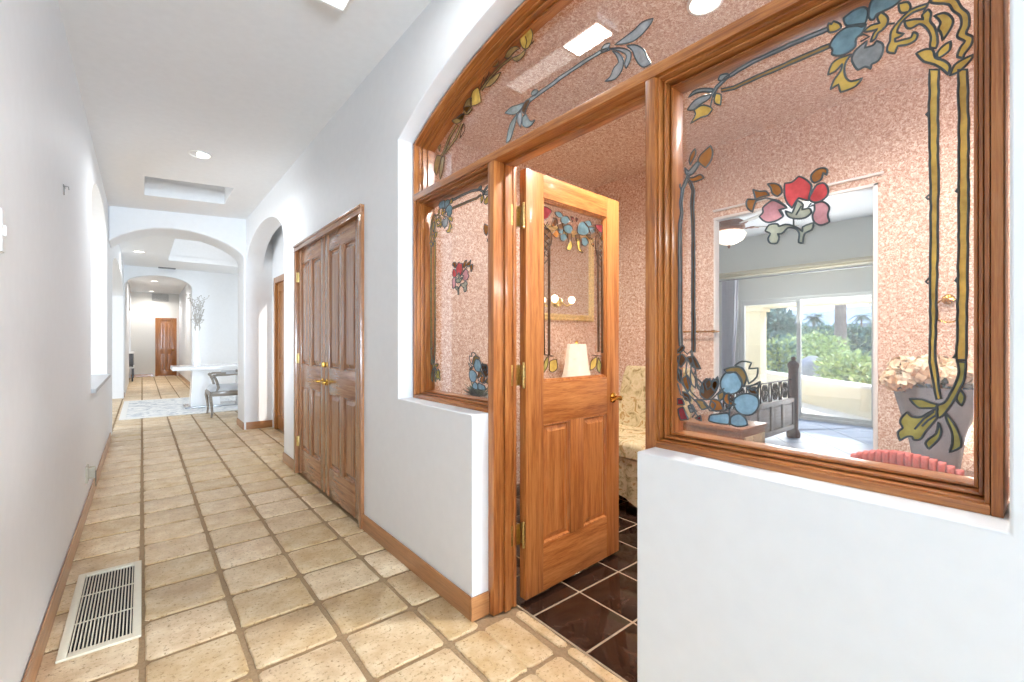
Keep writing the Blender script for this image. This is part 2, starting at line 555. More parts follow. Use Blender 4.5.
# ---- left wall with arched half-wall opening and open arch to the great room
yn0, yn1 = 4.84, 6.94
arch = ell_arch(yn0, yn1, 2.28, 2.28, 2.65)
m = MB()
m.slab([(-6.4, -.03), (yn0, -.03), (yn0, 3.0), (-6.4, 3.0)], 'X', XL, XL - .2)
m2 = MB()
m2.slab([(yn0, -.03), (yn1 + .0, -.03), (yn1, .83), (yn0, .83)], 'X', XL, XL - .2)
m2.slab([(yn0, 2.28)] + arch[1:-1] + [(yn1, 2.28), (yn1, 3.0), (yn0, 3.0)], 'X', XL, XL - .2)
m3 = MB()
m3.slab([(yn1, -.03), (8.1, -.03)] + ell_arch(8.1, 12.9, 2.15, 2.15, 2.56) + [(12.9, -.03), (13.2, -.03), (13.2, 3.0), (yn1, 3.0)], 'X', XL, XL - .2)
structure('wall_left', m, [WALL], 'plain white plaster wall along the left of the hall', angle=30)
structure('wall_left_niche', m2, [WALL], angle=30)
structure('wall_left_foyer', m3, [WALL], angle=30)
m = MB().box(XL - .22, XL + .03, yn0 - .02, yn1 + .02, .815, .85, bev=.006)
structure('trim_1', m, [plain('grey_sill', 'B9B9BA', rough=.5)], 'grey ledge on the arched half wall at the left of the hall')

# ---- end wall with wide arch into the foyer
m = MB()
A1 = [(XL, 2.42), (-.2, 2.51), (-.05, 2.59), (.12, 2.645), (.3, 2.67), (.48, 2.665), (.64, 2.64), (.78, 2.60), (.90, 2.55), (1.0, 2.49), (1.06, 2.44), (1.085, 2.40), (1.095, 2.33)]
m.slab(A1 + [(1.095, -.03), (3.2, -.03), (3.2, 3.05), (XL, 3.05)], 'Y', 7.2, 7.74)
structure('wall_foyer', m, [WALL], 'white wall with the first wide arch across the hall', bevel=.02)
m = MB()
A2 = []
for k in range(21):
    t = pi * k / 20
    A2.append((.311 - .609 * cos(t), 2.5 + .25 * sin(t)))
m.slab([(-5.0, -.03), (-.298, -.03)] + A2 + [(.92, -.03), (3.2, -.03), (3.2, 3.05), (-5.0, 3.05)], 'Y', 13.2, 13.42)
structure('wall_far_arch', m, [WALL], 'white wall with the second smaller arch beyond the foyer', bevel=.02)
# far hall
m = MB()
m.box(-.5, -.3, 13.42, 17.6, -.02, 3.0); m.box(-.5, -.3, 20.1, 20.4, -.02, 3.0)
m.box(-.5, -.3, 17.6, 20.1, 2.3, 3.0)
structure('wall_far_left', m, [WALL])
m = MB().box(1.04, 1.2, 13.42, 20.4, -.02, 3.0)
structure('wall_far_right', m, [WALL])
m = MB()
m.box(-3, .36, 20.3, 20.45, -.02, 3.0); m.box(.97, 1.2, 20.3, 20.45, -.02, 3.0); m.box(.36, .97, 20.3, 20.45, 2.08, 3.0)
structure('wall_far', m, [plain('far_wall_grey', 'D9D7D2', rough=.6)], 'pale wall around the wooden door at the far end of the hall')
# side room off the far hall with its window
m = MB()
m.box(-3.0, -.5, 14.2, 14.4, -.02, 3.0); m.box(-3.2, -3.0, 14.2, 20.4, -.02, .85)
m.box(-3.2, -3.0, 14.2, 20.4, 2.2, 3.0)
structure('wall_far_room', m, [WALL])

# great room, foyer and hall-end shells
m = MB()
m.box(-5.2, -5.0, 4.2, 13.4, -.02, .4); m.box(-5.2, -5.0, 4.2, 13.4, 2.8, 3.1)
for y in (4.2, 7.2, 10.2, 13.2): m.box(-5.2, -5.0, y, y + .2, .4, 2.8)
m.box(-5.2, XL - .2, 4.2, 4.4, -.02, 3.1)
structure('wall_great_room', m, [WALL])
m = MB()
m.box(3.2, 3.4, 7.2, 13.42, -.02, .45); m.box(3.2, 3.4, 7.2, 13.42, 2.4, 3.1)
m.box(3.2, 3.4, 7.2, 8.2, .45, 2.4); m.box(3.2, 3.4, 12.4, 13.42, .45, 2.4)
m.box(3.4, 5.3, 7.2, 13.42, 2.4, 2.5)  # unseen overhang added to keep direct sun out of the dining opening
structure('wall_dining', m, [WALL])
m = MB()
m.box(XL - .2, -.25, -6.5, -6.38, -.02, 3.0); m.box(1.05, 1.34, -6.5, -6.38, -.02, 3.0); m.box(-.25, 1.05, -6.5, -6.38, 2.45, 3.0)
structure('wall_hall_end', m, [WALL])

# ---- ceilings
def zceil(x): return 2.845 + (x - XL) / (XR - XL) * 0.085
def slope_slab(mb, x0, x1, y0, y1, t=.12):
    a, b = zceil(x0), zceil(x1)
    q = [(x0, a), (x1, b), (x1, 3.06), (x0, 3.06)]
    mb.slab(q, 'Y', y0, y1)
SK = (.02, .78, 5.76, 6.5)                # hall skylight well
m = MB()
slope_slab(m, XL - .2, 1.34, -6.5, SK[2])
slope_slab(m, XL - .2, SK[0], SK[2], SK[3]); slope_slab(m, SK[1], 1.34, SK[2], SK[3])
slope_slab(m, XL - .2, 1.34, SK[3], 7.46)
structure('ceiling', m, [CEIL], 'pale gently sloping hall ceiling', smooth=False)
def well(name, x0, x1, y0, y1, z0, z1, label, lens, t=.05):
    m = MB()
    m.box(x0 - t, x0, y0 - t, y1 + t, z0, z1); m.box(x1, x1 + t, y0 - t, y1 + t, z0, z1)
    m.box(x0, x1, y0 - t, y0, z0, z1); m.box(x0, x1, y1, y1 + t, z0, z1)
    o = structure(name, m, [CEIL], label, smooth=False)
    d = MB().box(x0, x1, y0, y1, z1 - .02, z1)
    d.build('skylight_lens', [lens], o, smooth=False)
    return o
well('window_4', *SK, 3.055, 3.5, 'rectangular skylight well in the hall ceiling', emis('skylight_lens', 'E8F2FF', .06))
FS = (.42, 1.68, 9.3, 11.85)
m = MB()
m.box(-5.2, FS[0], 7.46, 13.2, 2.93, 3.05); m.box(FS[1], 5.3, 7.46, 13.2, 2.93, 3.05)
m.box(FS[0], FS[1], 7.46, FS[2], 2.93, 3.05); m.box(FS[0], FS[1], FS[3], 13.2, 2.93, 3.05)
m.box(-5.2, XL - .2, 4.2, 7.46, 2.93, 3.05)
structure('ceiling_foyer', m, [CEIL], smooth=False)
well('window_5', *FS, 3.045, 3.9, 'large skylight well in the foyer ceiling beyond the first arch', emis('foyer_skylight_lens', 'EEF5FF', .2))
m = MB().box(-3.3, 1.3, 13.42, 20.5, 2.95, 3.05)
structure('ceiling_far', m, [CEIL], smooth=False)
# alcove behind the arched passage
m = MB()
m.box(1.45, 1.6, 4.4, 5.75, -.02, 3.0); m.box(1.45, 1.6, 7.16, 7.2, -.02, 3.0); m.box(1.45, 1.6, 5.75, 7.16, 2.10, 3.0)
m.box(1.335, 1.6, 4.3, 4.4, -.02, 3.0)
structure('wall_alcove', m, [WALL])
m = MB().box(1.33, 1.75, 4.3, 7.2, 2.85, 2.95)
structure('ceiling_alcove', m, [CEIL])

# ---- baseboards
def base(name, x0, x1, y0, y1, h=.1, label=None):
    axis = 'X' if abs(x1 - x0) > abs(y1 - y0) else 'Y'
    m = MB()
    loops = []
    for z, k in ((0, 0), (h * .62, 0), (h * .70, .22), (h * .74, .18), (h * .92, .25), (h, .55)):
        # thins towards the top on the room side, kept simple by shrinking about the middle
        if axis == 'X': a, b = y0 + (y1 - y0) * k * .5, y1 - (y1 - y0) * k * .5; loops.append([(x0, a, z), (x1, a, z), (x1, b, z), (x0, b, z)])
        else: a, b = x0 + (x1 - x0) * k * .5, x1 - (x1 - x0) * k * .5; loops.append([(a, y0, z), (b, y0, z), (b, y1, z), (a, y1, z)])
    m.loft(loops)
    return structure(name, m, [BASEW[axis]], label)
base('baseboard_left', XL, XL + .014, -6.3, 7.46)
base('baseboard_right', XR - .012, XR, 1.640, 2.885, label='oak baseboard along the low wall beside the door post')
base('baseboard_right_end', XR - .012, XF - .004, 1.624, 1.637)
base('baseboard_right_mid', XR - .012, XR, 4.56, 5.03)
base('baseboard_alcove_end', XR, 1.45, 7.186, 7.2)
base('baseboard_alcove', 1.083, 1.095, 7.2, 7.74)
base('baseboard_foyer', -.5, -.298, 13.186, 13.2)
base('baseboard_foyer_right', .92, 3.2, 13.186, 13.2)
base('baseboard_far', -.3, .30, 20.286, 20.3)
base('baseboard_far_right', 1.026, 1.04, 13.42, 20.3)

# ---- the arched oak screen: frame, posts, transom
def band(mb, o0, o1, xf, xb, zb):
    a, b = arc_path(o0, zb), arc_path(o1, zb)
    n = len(a)
    loops = []
    for p, q in zip(a, b):
        loops.append([(xf, p[0], p[1]), (xf, q[0], q[1]), (xb, q[0], q[1]), (xb, p[0], p[1])])
    mb.loft(loops)
ZS, ZT0, ZT1 = .90, 2.030, 2.066
XG = 1.295
scr = tag(empty('trim_2', (XF, YC, 0)), 'oak framework of the arched screen, its arch, posts and transom', None, None, 'structure')
m = MB()
band(m, 0.0, .016, XF, 1.335, 2.36)
ARCHOAK = wood('oak_arch', OAK, 'Y', polar=(YC, ZC))
m.build('arched_casing', [ARCHOAK], scr, bevel=.002)
for a in (YC - HC, YC + HC - .016):
    MB().box(XF, 1.335, a, a + .016, ZS - .006, 2.362, bev=.002).build('side_casing', [oak['Z']], scr)
m = MB().box(XF - .002, 1.335, YC - HC + .002, YC + HC - .002, ZT0, ZT1, bev=.003)
m.build('transom_bar', [oak['Y']], scr)
for (a, b) in ((.782, .817), (1.597, 1.639)):
    m = MB().box(XF, 1.335, a, b, 0, ZT0, bev=.003)
    s_ = 1 if a < 1 else -1
    # door stop on the jamb side and back casing
    c = b if a < 1 else a
    m.box(1.265, 1.30, c, c + s_ * .011, 0, ZT0, bev=.002)
    m.box(1.318, 1.337, c, c + s_ * .004, 0, ZT0, bev=.001)
    m.build('door_post', [oak['Z']], scr)
m = MB().box(1.265, 1.30, .817, 1.597, ZT0 - .011, ZT0, bev=.002)
m.build('head_stop', [oak['Y']], scr)
for (a, b) in ((.0805, .7815), (1.6395, 2.3505)):
    m = MB().box(XF + .0008, 1.335, a, b, ZS - .004, ZS + .018, bev=.003)
    m.build('bottom_rail', [oak['Y']], scr)

def ring(mb, y0, y1, z0, z1, wd, xf, xb, mi_v=0, mi_h=1, bev=.002):
    mb.box(xf, xb, y0, y0 + wd, z0, z1, bev, mi_v); mb.box(xf, xb, y1 - wd, y1, z0, z1, bev, mi_v)
    mb.box(xf, xb, y0 + wd, y1 - wd, z0, z0 + wd, bev, mi_h); mb.box(xf, xb, y0 + wd, y1 - wd, z1 - wd, z1, bev, mi_h)

def nrm_area(p):
    return sum(p[i][0] * p[(i + 1) % len(p)][1] - p[(i + 1) % len(p)][0] * p[i][1] for i in range(len(p))) / 2
def smooth_poly(p, it=1):
    """rounds an outline while passing through its points"""
    if not it: return p
    n = len(p); q = []
    for i in range(n):
        a, b, c, d = p[i - 1], p[i], p[(i + 1) % n], p[(i + 2) % n]
        def tg(u, v, w_):
            # sharp tips stay sharp
            e1 = (v[0] - u[0], v[1] - u[1]); e2 = (w_[0] - v[0], w_[1] - v[1])
            l1, l2 = math.hypot(*e1) or 1e-9, math.hypot(*e2) or 1e-9
            cs = (e1[0] * e2[0] + e1[1] * e2[1]) / (l1 * l2)
            k = max(0.0, min(1.0, (cs + .25) / .9))
            L = min(l1, l2)
            return ((e1[0] / l1 + e2[0] / l2) / 2 * k, (e1[1] / l1 + e2[1] / l2) / 2 * k)
        ln = math.dist(b, c)
        t0, t1 = tg(a, b, c), tg(b, c, d)
        for s_ in (0, .34, .67):
            h00, h10 = 2 * s_ ** 3 - 3 * s_ ** 2 + 1, s_ ** 3 - 2 * s_ ** 2 + s_
            h01, h11 = 1 - h00, s_ ** 3 - s_ ** 2
            q.append((h00 * b[0] + h01 * c[0] + ln * (h10 * t0[0] + h11 * t1[0]), h00 * b[1] + h01 * c[1] + ln * (h10 * t0[1] + h11 * t1[1])))
    return q
class Art:
    """pieces of coloured glass and lead lines on a pane; (u,v) are metres on the pane, to3 lifts them off it"""
    def __init__(s, to3): s.g, s.l, s.to3 = MB(), MB(), to3
    def piece(s, pts, col, lead=.0026, sm=1):
        p = smooth_poly(pts, sm)
        if nrm_area(p) < 0: p = p[::-1]
        if col:
            s.g.prism(p, lambda q: s.to3(q, .001), lambda q: s.to3(q, .0045), ART_IX[col])
        if lead: s.line(p, lead, True)
    def line(s, p, r, closed=False):
        q = [p[0]]
        for a in p[1:]:
            if (a[0] - q[-1][0]) ** 2 + (a[1] - q[-1][1]) ** 2 > 1.2e-6: q.append(a)
        if len(q) < 3 and closed: return
        s.l.tube([s.to3(a, .0045) for a in q], r, 6, closed=closed)
    def strip(s, pts, wd, col, tp, lead=.0024, jit=.0, seed=1, wd1=None):
        """a stem: its centre line and width are given in photo pixels on the pane"""
        rr = random.Random(seed)
        q = []
        for a, b in zip(pts, pts[1:]):
            d = math.dist(a, b); n = max(1, int(d / 7))
            q += [(a[0] + (b[0] - a[0]) * k / n, a[1] + (b[1] - a[1]) * k / n) for k in range(n)]
        q.append(pts[-1])
        L, R = [], []
        for i, p in enumerate(q):
            a, b = q[max(0, i - 1)], q[min(len(q) - 1, i + 1)]
            t = (b[0] - a[0], b[1] - a[1]); h = math.hypot(*t) or 1
            nx, ny = -t[1] / h, t[0] / h
            w_ = (wd if wd1 is None else wd + (wd1 - wd) * i / (len(q) - 1)) / 2
            for S, sg in ((L, 1), (R, -1)):
                o = w_ + rr.uniform(-jit, jit)
                S.append(tp((p[0] + sg * nx * o, p[1] + sg * ny * o)))
        s.piece(L + R[::-1], col, lead, 0)
    def build(s, name, parent, label, leadmat=None):
        o = s.g.build(name, ART_MATS, parent, smooth=False)
        tag(o, label)
        s.l.build('lead_came', [leadmat or LEAD], o)
        return o

# ---- leaded flower panels, drawn once on the large pane and mirrored on the side light
def crop(ox, oy, s):
    return lambda pts: [(ox + x / s, oy + y / s) for x, y in pts]
c1, c2, c3 = crop(820, 0, 6.82), crop(880, 0, 6.82), crop(680, 60, 6.4)
c4, c5, c6, c7 = crop(740, 160, 7.58), crop(672, 140, 6.82), crop(672, 330, 6.2), crop(880, 360, 6.82)
ID = lambda p: p
TOPS = [  # blue iris with amber vines at the top outer corner
 ('p', c1([(340,60),(352,20),(385,-15),(430,-60),(520,-80),(590,-60),(560,0),(500,52),(430,85),(390,105),(370,140),(345,140)]), 'blue'),
 ('p', c1([(165,130),(190,110),(230,80),(300,55),(330,75),(325,130),(310,165),(240,175),(185,182)]), 'blue'),
 ('p', c1([(180,195),(250,183),(320,172),(290,230),(250,270),(245,320),(200,360),(140,385),(85,375),(90,345),(70,320),(110,250)]), 'blue'),
 ('p', c1([(325,285),(310,332),(370,312),(388,285),(430,305),(432,360),(400,420),(355,445),(350,475),(310,460),(265,482),(230,440),(220,400),(250,345)]), 'slate'),
 ('p', c1([(60,165),(85,170),(95,150),(140,170),(148,195),(110,220),(65,225),(58,195)]), 'gold'),
 ('p', c1([(220,375),(190,385),(140,400),(85,440),(60,515),(110,490),(155,440),(150,480),(100,550),(75,615),(130,580),(145,632),(200,615),(250,590),(292,538),(220,560),(185,540),(170,480),(185,420)]), 'gold'),
 ('p', c1([(300,220),(350,180),(410,165),(395,120),(420,90),(465,125),(460,175),(430,210),(400,230),(380,270),(350,292),(370,235),(395,205),(330,222)]), 'gold'),
 ('l', c1([(250,180),(290,190),(320,175)])), ('l', c1([(265,255),(300,240),(340,255),(280,290)])), ('l', c1([(430,205),(470,170),(512,165)])),
 ('p', c2([(130,35),(190,20),(212,55),(200,85),(150,95),(135,75)]), 'gold'),
 ('p', c2([(330,32),(220,70),(160,120),(80,220),(70,290),(55,320),(55,360),(105,370),(125,320),(190,310),(245,280),(260,240),(230,225),(215,262),(150,280),(110,290),(105,270),(150,250),(165,236),(120,225),(150,160),(230,92),(320,56)]), 'gold'),
 ('p', c2([(170,152),(240,138),(300,140),(290,110),(330,72),(352,95),(345,150),(375,190),(396,300),(385,335),(345,330),(350,260),(320,200),(270,170),(215,200),(185,195)]), 'gold'),
 ('p', c2([(372,115),(440,95),(500,140),(495,180),(460,240),(430,282),(415,225),(400,210),(415,160)]), 'gold'),
 ('p', c2([(340,20),(380,-10),(440,-22),(520,0),(560,60),(605,100),(610,180),(590,235),(635,260),(620,320),(575,380),(570,402),(530,395),(550,330),(580,290),(530,260),(530,240),(555,180),(550,120),(500,80),(470,38),(370,30)]), 'gold'),
 ('l', c2([(370,-30),(330,30),(300,90)])),
 ('p', c2([(250,370),(300,345),(360,345),(380,400),(440,420),(480,460),(465,515),(430,480),(370,445),(300,425)]), 'gold'),
 ('p', c2([(482,288),(430,320),(390,370),(395,405),(440,380),(478,345)]), 'gold'),
 ('p', c2([(637,380),(560,415),(510,450),(480,520),(530,500),(590,450),(630,402)]), 'gold'),
]
STALK = [  # two long amber stalks ending in a sprig
 ('s', [(934.5, 70.5), (934, 120), (935, 200), (934, 290), (933, 362), (935, 375), (939.3, 399)], 9.5, 'gold', 5.0),
 ('s', [(963, 70.5), (964, 120), (964, 200), (963, 290), (961.5, 362)], 9.5, 'gold', 9.5),
 ('l', [(929, 117), (926.5, 115), (929.5, 112)]), ('l', [(929, 200), (926.5, 198), (929.5, 195)]), ('l', [(929, 284), (926, 282), (929.5, 278)]),
 ('l', [(959, 193), (956, 192), (959.5, 187)]), ('l', [(958.5, 283), (955.5, 281), (958.5, 277)]), ('l', [(957, 358), (953.5, 358), (957, 353)]),
 ('p', c7([(530,0),(540,80),(520,150),(480,230),(440,290),(390,310),(395,330),(385,385),(410,392),(470,330),(520,250),(550,190),(575,140),(587,60),(587,0)]), 'olive'),
 ('p', c7([(205,264),(290,268),(350,290),(402,302),(380,325),(330,327),(270,325),(235,300)]), 'olive'),
 ('p', c7([(385,330),(330,360),(280,388),(220,385),(190,355),(150,390),(140,425),(158,460),(124,490),(140,548),(190,520),(222,520),(232,542),(272,542),(312,490),(380,410),(395,388)]), 'olive'),
 ('l', c7([(370,350),(300,400),(240,470)])), ('l', c7([(385,375),(330,410),(290,450)])),
 ('p', c7([(400,422),(422,480),(402,540),(335,604),(313,570),(330,540),(385,500)]), 'olive'),
 ('p', c7([(450,358),(500,420),(550,520),(555,590),(475,627),(495,570),(492,490),(455,400)]), 'olive'),
 ('p', c7([(550,200),(582,250),(560,312),(523,270),(535,225)]), 'olive'),
]
SPRIG = [  # sprig with two stems under the top rail
 ('p', c3([(190,300),(212,318),(185,355),(140,370),(72,410),(105,350),(95,325),(140,295)]), 'gold'),
 ('p', c3([(235,218),(267,225),(263,292),(230,280),(225,250)]), 'gold'),
 ('p', c3([(60,242),(90,205),(150,185),(218,190),(210,207),(150,207),(105,217)]), 'grey'),
 ('p', c3([(52,322),(90,270),(150,235),(205,223),(195,247),(130,290),(90,322)]), 'slate'),
 ('p', c3([(250,130),(262,103),(310,93),(322,110),(270,137)]), 'grey'),
 ('s', [(713, 97), (717.5, 88), (727, 78.5), (739.5, 70.5), (754, 62.5), (790, 46), (829, 29.5)], 2.6, 'slate', 3.6),
 ('s', [(722, 91), (735, 88.5), (750, 81), (800, 59.5), (830, 46.5)], 3.0, 'tan', 4.0),
 ('l', c3([(200,300),(215,230),(250,180)])),
]
BUD = [  # umber bud on two long grey stems beside the inner stile
 ('p', c5([(268,42),(282,80),(272,140),(235,192),(205,170),(183,150),(195,110),(225,80)]), 'brown'),
 ('p', c5([(162,62),(167,95),(147,140),(130,172),(123,140),(140,90)]), 'brown'),
 ('p', c5([(108,260),(150,258),(200,238),(224,260),(190,277),(140,287)]), 'brown'),
 ('p', c5([(93,193),(120,215),(150,180),(180,150),(192,160),(150,230),(115,247),(98,225)]), 'slate'),
 ('s', [(690, 174), (687.8, 180), (683.5, 189), (681.5, 203), (682.6, 213), (680.8, 224), (680.6, 240), (680.9, 290), (681, 330), (681.5, 346)], 2.6, 'slate', 3.0),
 ('s', [(688.5, 181), (691, 182.5), (694, 191), (693, 206), (693.7, 222), (694, 240), (694, 290), (694.3, 330), (694, 352)], 2.6, 'dark', 3.0),
 ('l', [(682.5, 191), (680.7, 187), (681, 184)]),
]
IRIS = [  # pale blue iris at the bottom inner corner
 ('p', c6([(308,312),(340,265),(400,265),(437,310),(432,360),(395,392),(340,392),(310,360)]), 'sky'),
 ('p', c6([(388,432),(430,400),(490,395),(537,420),(542,470),(500,522),(440,522),(400,490)]), 'sky'),
 ('p', c6([(232,562),(240,530),(290,520),(352,515),(362,540),(357,582),(290,577)]), 'sky'),
 ('p', c6([(370,540),(420,518),(462,550),(472,587),(410,597),(370,582)]), 'sky'),
 ('p', c6([(395,220),(440,193),(497,203),(480,240),(537,235),(530,290),(480,332),(465,280),(440,240)]), None),
 ('p', c6([(328,246),(380,230),(440,235),(467,290),(450,352),(430,310),(400,260),(350,266)]), 'tan'),
 ('p', c6([(478,352),(520,335),(552,318),(540,352),(500,372)]), None),
 ('p', c6([(28,142),(70,93),(82,110),(60,137)]), 'dark'), ('p', c6([(35,170),(70,150),(92,180),(60,232),(43,200)]), 'dark'),
 ('p', c6([(98,170),(140,163),(182,242),(140,232),(118,210)]), 'dark'), ('p', c6([(70,300),(100,280),(122,330),(105,382),(80,342)]), 'brown'),
 ('p', c6([(193,330),(220,300),(260,320),(287,288),(292,340),(260,402),(220,432),(180,402)]), 'dark'),
 ('p', c6([(250,428),(300,440),(322,490),(280,502),(238,480)]), 'brown'), ('p', c6([(328,402),(360,388),(355,430),(402,460),(360,467),(328,440)]), 'brown'),
 ('p', c6([(150,430),(200,440),(232,480),(190,492)]), 'tan'),
 ('p', c6([(120,250),(150,300),(150,360),(125,330)]), None), ('p', c6([(160,300),(190,330),(200,390),(165,360)]), None), ('p', c6([(210,330),(240,300),(250,340),(225,370)]), None),
 ('p', c6([(262,300),(288,330),(270,380),(250,350)]), 'brown'), ('p', c6([(40,240),(62,250),(58,330),(38,300)]), 'dark'), ('p', c6([(250,440),(275,460),(262,495),(240,470)]), None), ('p', c6([(290,400),(322,380),(330,410),(300,440)]), 'tan'),
 ('p', c6([(470,350),(520,370),(540,400),(490,392)]), 'dark'), ('p', c6([(70,380),(110,400),(120,440),(85,430)]), 'dark'), ('p', c6([(130,200),(152,240),(140,280),(122,240)]), None),
 ('l', c6([(60,130),(42,230),(60,320),(110,400),(150,440),(180,470)])), ('l', c6([(120,130),(150,250),(160,330),(200,390)])),
 ('l', c6([(100,180),(90,260),(120,380),(170,430),(250,430)])), ('l', c6([(250,430),(300,380),(330,360)])), ('l', c6([(40,330),(60,400),(100,420),(140,500),(170,540)])),
 ('l', c6([(110,480),(160,500),(130,540)])), ('l', c6([(70,120),(100,150),(130,120),(135,160)])), ('l', c6([(360,390),(362,590)])), ('l', c6([(200,450),(240,500),(330,500),(390,450)])),
 ('p', c6([(38,425),(70,430),(82,462),(38,462)]), 'dred'), ('p', c6([(43,490),(75,478),(92,520),(107,552),(58,557)]), 'dred'),
 ('p', c6([(148,547),(180,528),(187,562)]), 'dred'), ('p', c6([(105,470),(130,462),(150,500),(120,510)]), 'slate'),
]
ROSE = [  # red and pink iris in the middle of the pane
 ('p', c4([(345,180),(400,170),(450,128),(510,155),(547,200),(532,270),(522,312),(480,300),(450,290),(420,330),(400,367),(365,330),(343,270)]), 'red'),
 ('p', c4([(560,230),(590,190),(640,178),(672,220),(667,270),(620,312),(560,322),(530,300)]), 'red'),
 ('p', c4([(250,308),(310,330),(362,365),(300,380),(332,430),(270,467),(200,472),(153,430),(180,400),(178,365),(215,330)]), 'pink'),
 ('p', c4([(570,335),(630,318),(682,360),(670,420),(682,470),(620,497),(570,475),(555,420),(570,380)]), 'pink'),
 ('p', c4([(545,120),(580,80),(640,63),(667,80),(662,117),(635,100),(620,150),(570,177),(548,160)]), 'brown'),
 ('p', c4([(63,300),(95,300),(132,300),(115,340),(100,397),(65,370),(53,330)]), 'brown'), ('p', c4([(103,225),(150,240),(205,240),(227,270),(160,285),(125,300),(115,265)]), 'brown'),
 ('p', c4([(213,185),(265,180),(310,200),(322,250),(290,277),(250,255),(240,215)]), 'brown'),
 ('p', c4([(348,388),(400,405),(420,360),(440,308),(482,340),(475,380),(532,370),(547,400),(500,440),(420,447),(370,430)]), 'white'),
 ('p', c4([(198,540),(225,495),(290,488),(300,505),(350,490),(440,515),(480,545),(480,510),(562,478),(550,530),(495,560),(482,632),(450,627),(455,560),(430,525),(370,515),(320,560),(290,560),(302,590),(285,632),(235,632),(218,600),(235,560)]), 'white'),
 ('l', c4([(130,310),(200,290),(300,310),(360,360)])), ('l', c4([(545,330),(520,360),(560,345)])), ('l', c4([(410,440),(412,500)])), ('l', c4([(430,420),(470,350)])),
 ('l', c4([(340,370),(310,375),(335,425)])),
]
MOTIFS = [('amber_vine_panel', TOPS, 'blue iris and curling amber vine at the top corner', None), ('amber_stalk_panel', STALK, 'twin amber stalks ending in an olive sprig', None),
          ('sprig_panel', SPRIG, 'sprig with an amber bud on two thin stems', None), ('bud_panel', BUD, 'umber bud on two long grey stems', None),
          ('iris_panel', IRIS, 'pale blue iris among brown leaves', None), ('rose_iris_panel', ROSE, 'red and pink iris in the middle of the pane', None)]
def to_pane(p):
    q = pX(p[0], p[1], XG)
    return (q.y, q.z)
def px_len(p, n):   # metres on the pane for n pixels there
    u = (p[0] - 512) / FPX
    return n / FPX * XG / (sin(YAW) + u * cos(YAW))
def draw_ops(A_, ops, tp, lenf, lead=None):
    for k, op in enumerate(ops):
        if op[0] == 'p': A_.piece([tp(p) for p in op[1]], op[2], lead or .0024)
        elif op[0] == 'l': A_.line([tp(p) for p in op[1]], lead or .0022)
        else:
            A_.strip(op[1], op[2], op[3], tp, lead or .0024, jit=min(.5, op[2] * .1), seed=k + 3, wd1=op[4] if len(op) > 4 else None)

def leaded_window(name, label, mirror):
    y0, y1 = .082, .782
    if mirror: y0, y1 = 2 * YC - y1, 2 * YC - y0
    z0, z1 = ZS + .016, ZT0
    root = tag(empty(name, (XG, (y0 + y1) / 2, z0)), label, None, None, 'structure')
    m = MB()
    a0, a1, b0, b1 = y0, y1, z0, z1
    for wd, xf in ((.007, 1.219), (.003, 1.262), (.006, 1.238), (.003, 1.275), (.006, 1.262)):
        ring(m, a0, a1, b0, b1, wd, xf, 1.325, 0, 1, .0015)
        a0 += wd; a1 -= wd; b0 += wd; b1 -= wd
    m.build('glazing_moulding', [oak['Z'], oak['Y']], root)
    g = MB().box(XG, XG + .005, a0 - .004, a1 + .004, b0 - .004, b1 + .004)
    g.build('glass_pane', [GLASS], root, smooth=False)
    for nm, ops, lab, _ in MOTIFS:
        if mirror: to3 = lambda q, o: (XG - o, 2 * YC - q[0], q[1])
        else: to3 = lambda q, o: (XG - o, q[0], q[1])
        A_ = Art(to3)
        draw_ops(A_, ops, to_pane, px_len)
        A_.build(nm, root, lab)
    return root
leaded_window('window_1', 'large stained glass window in the arched oak screen, blue and red irises', False)
leaded_window('window_2', 'stained glass side light between the closet wall and the open door, same irises mirrored', True)

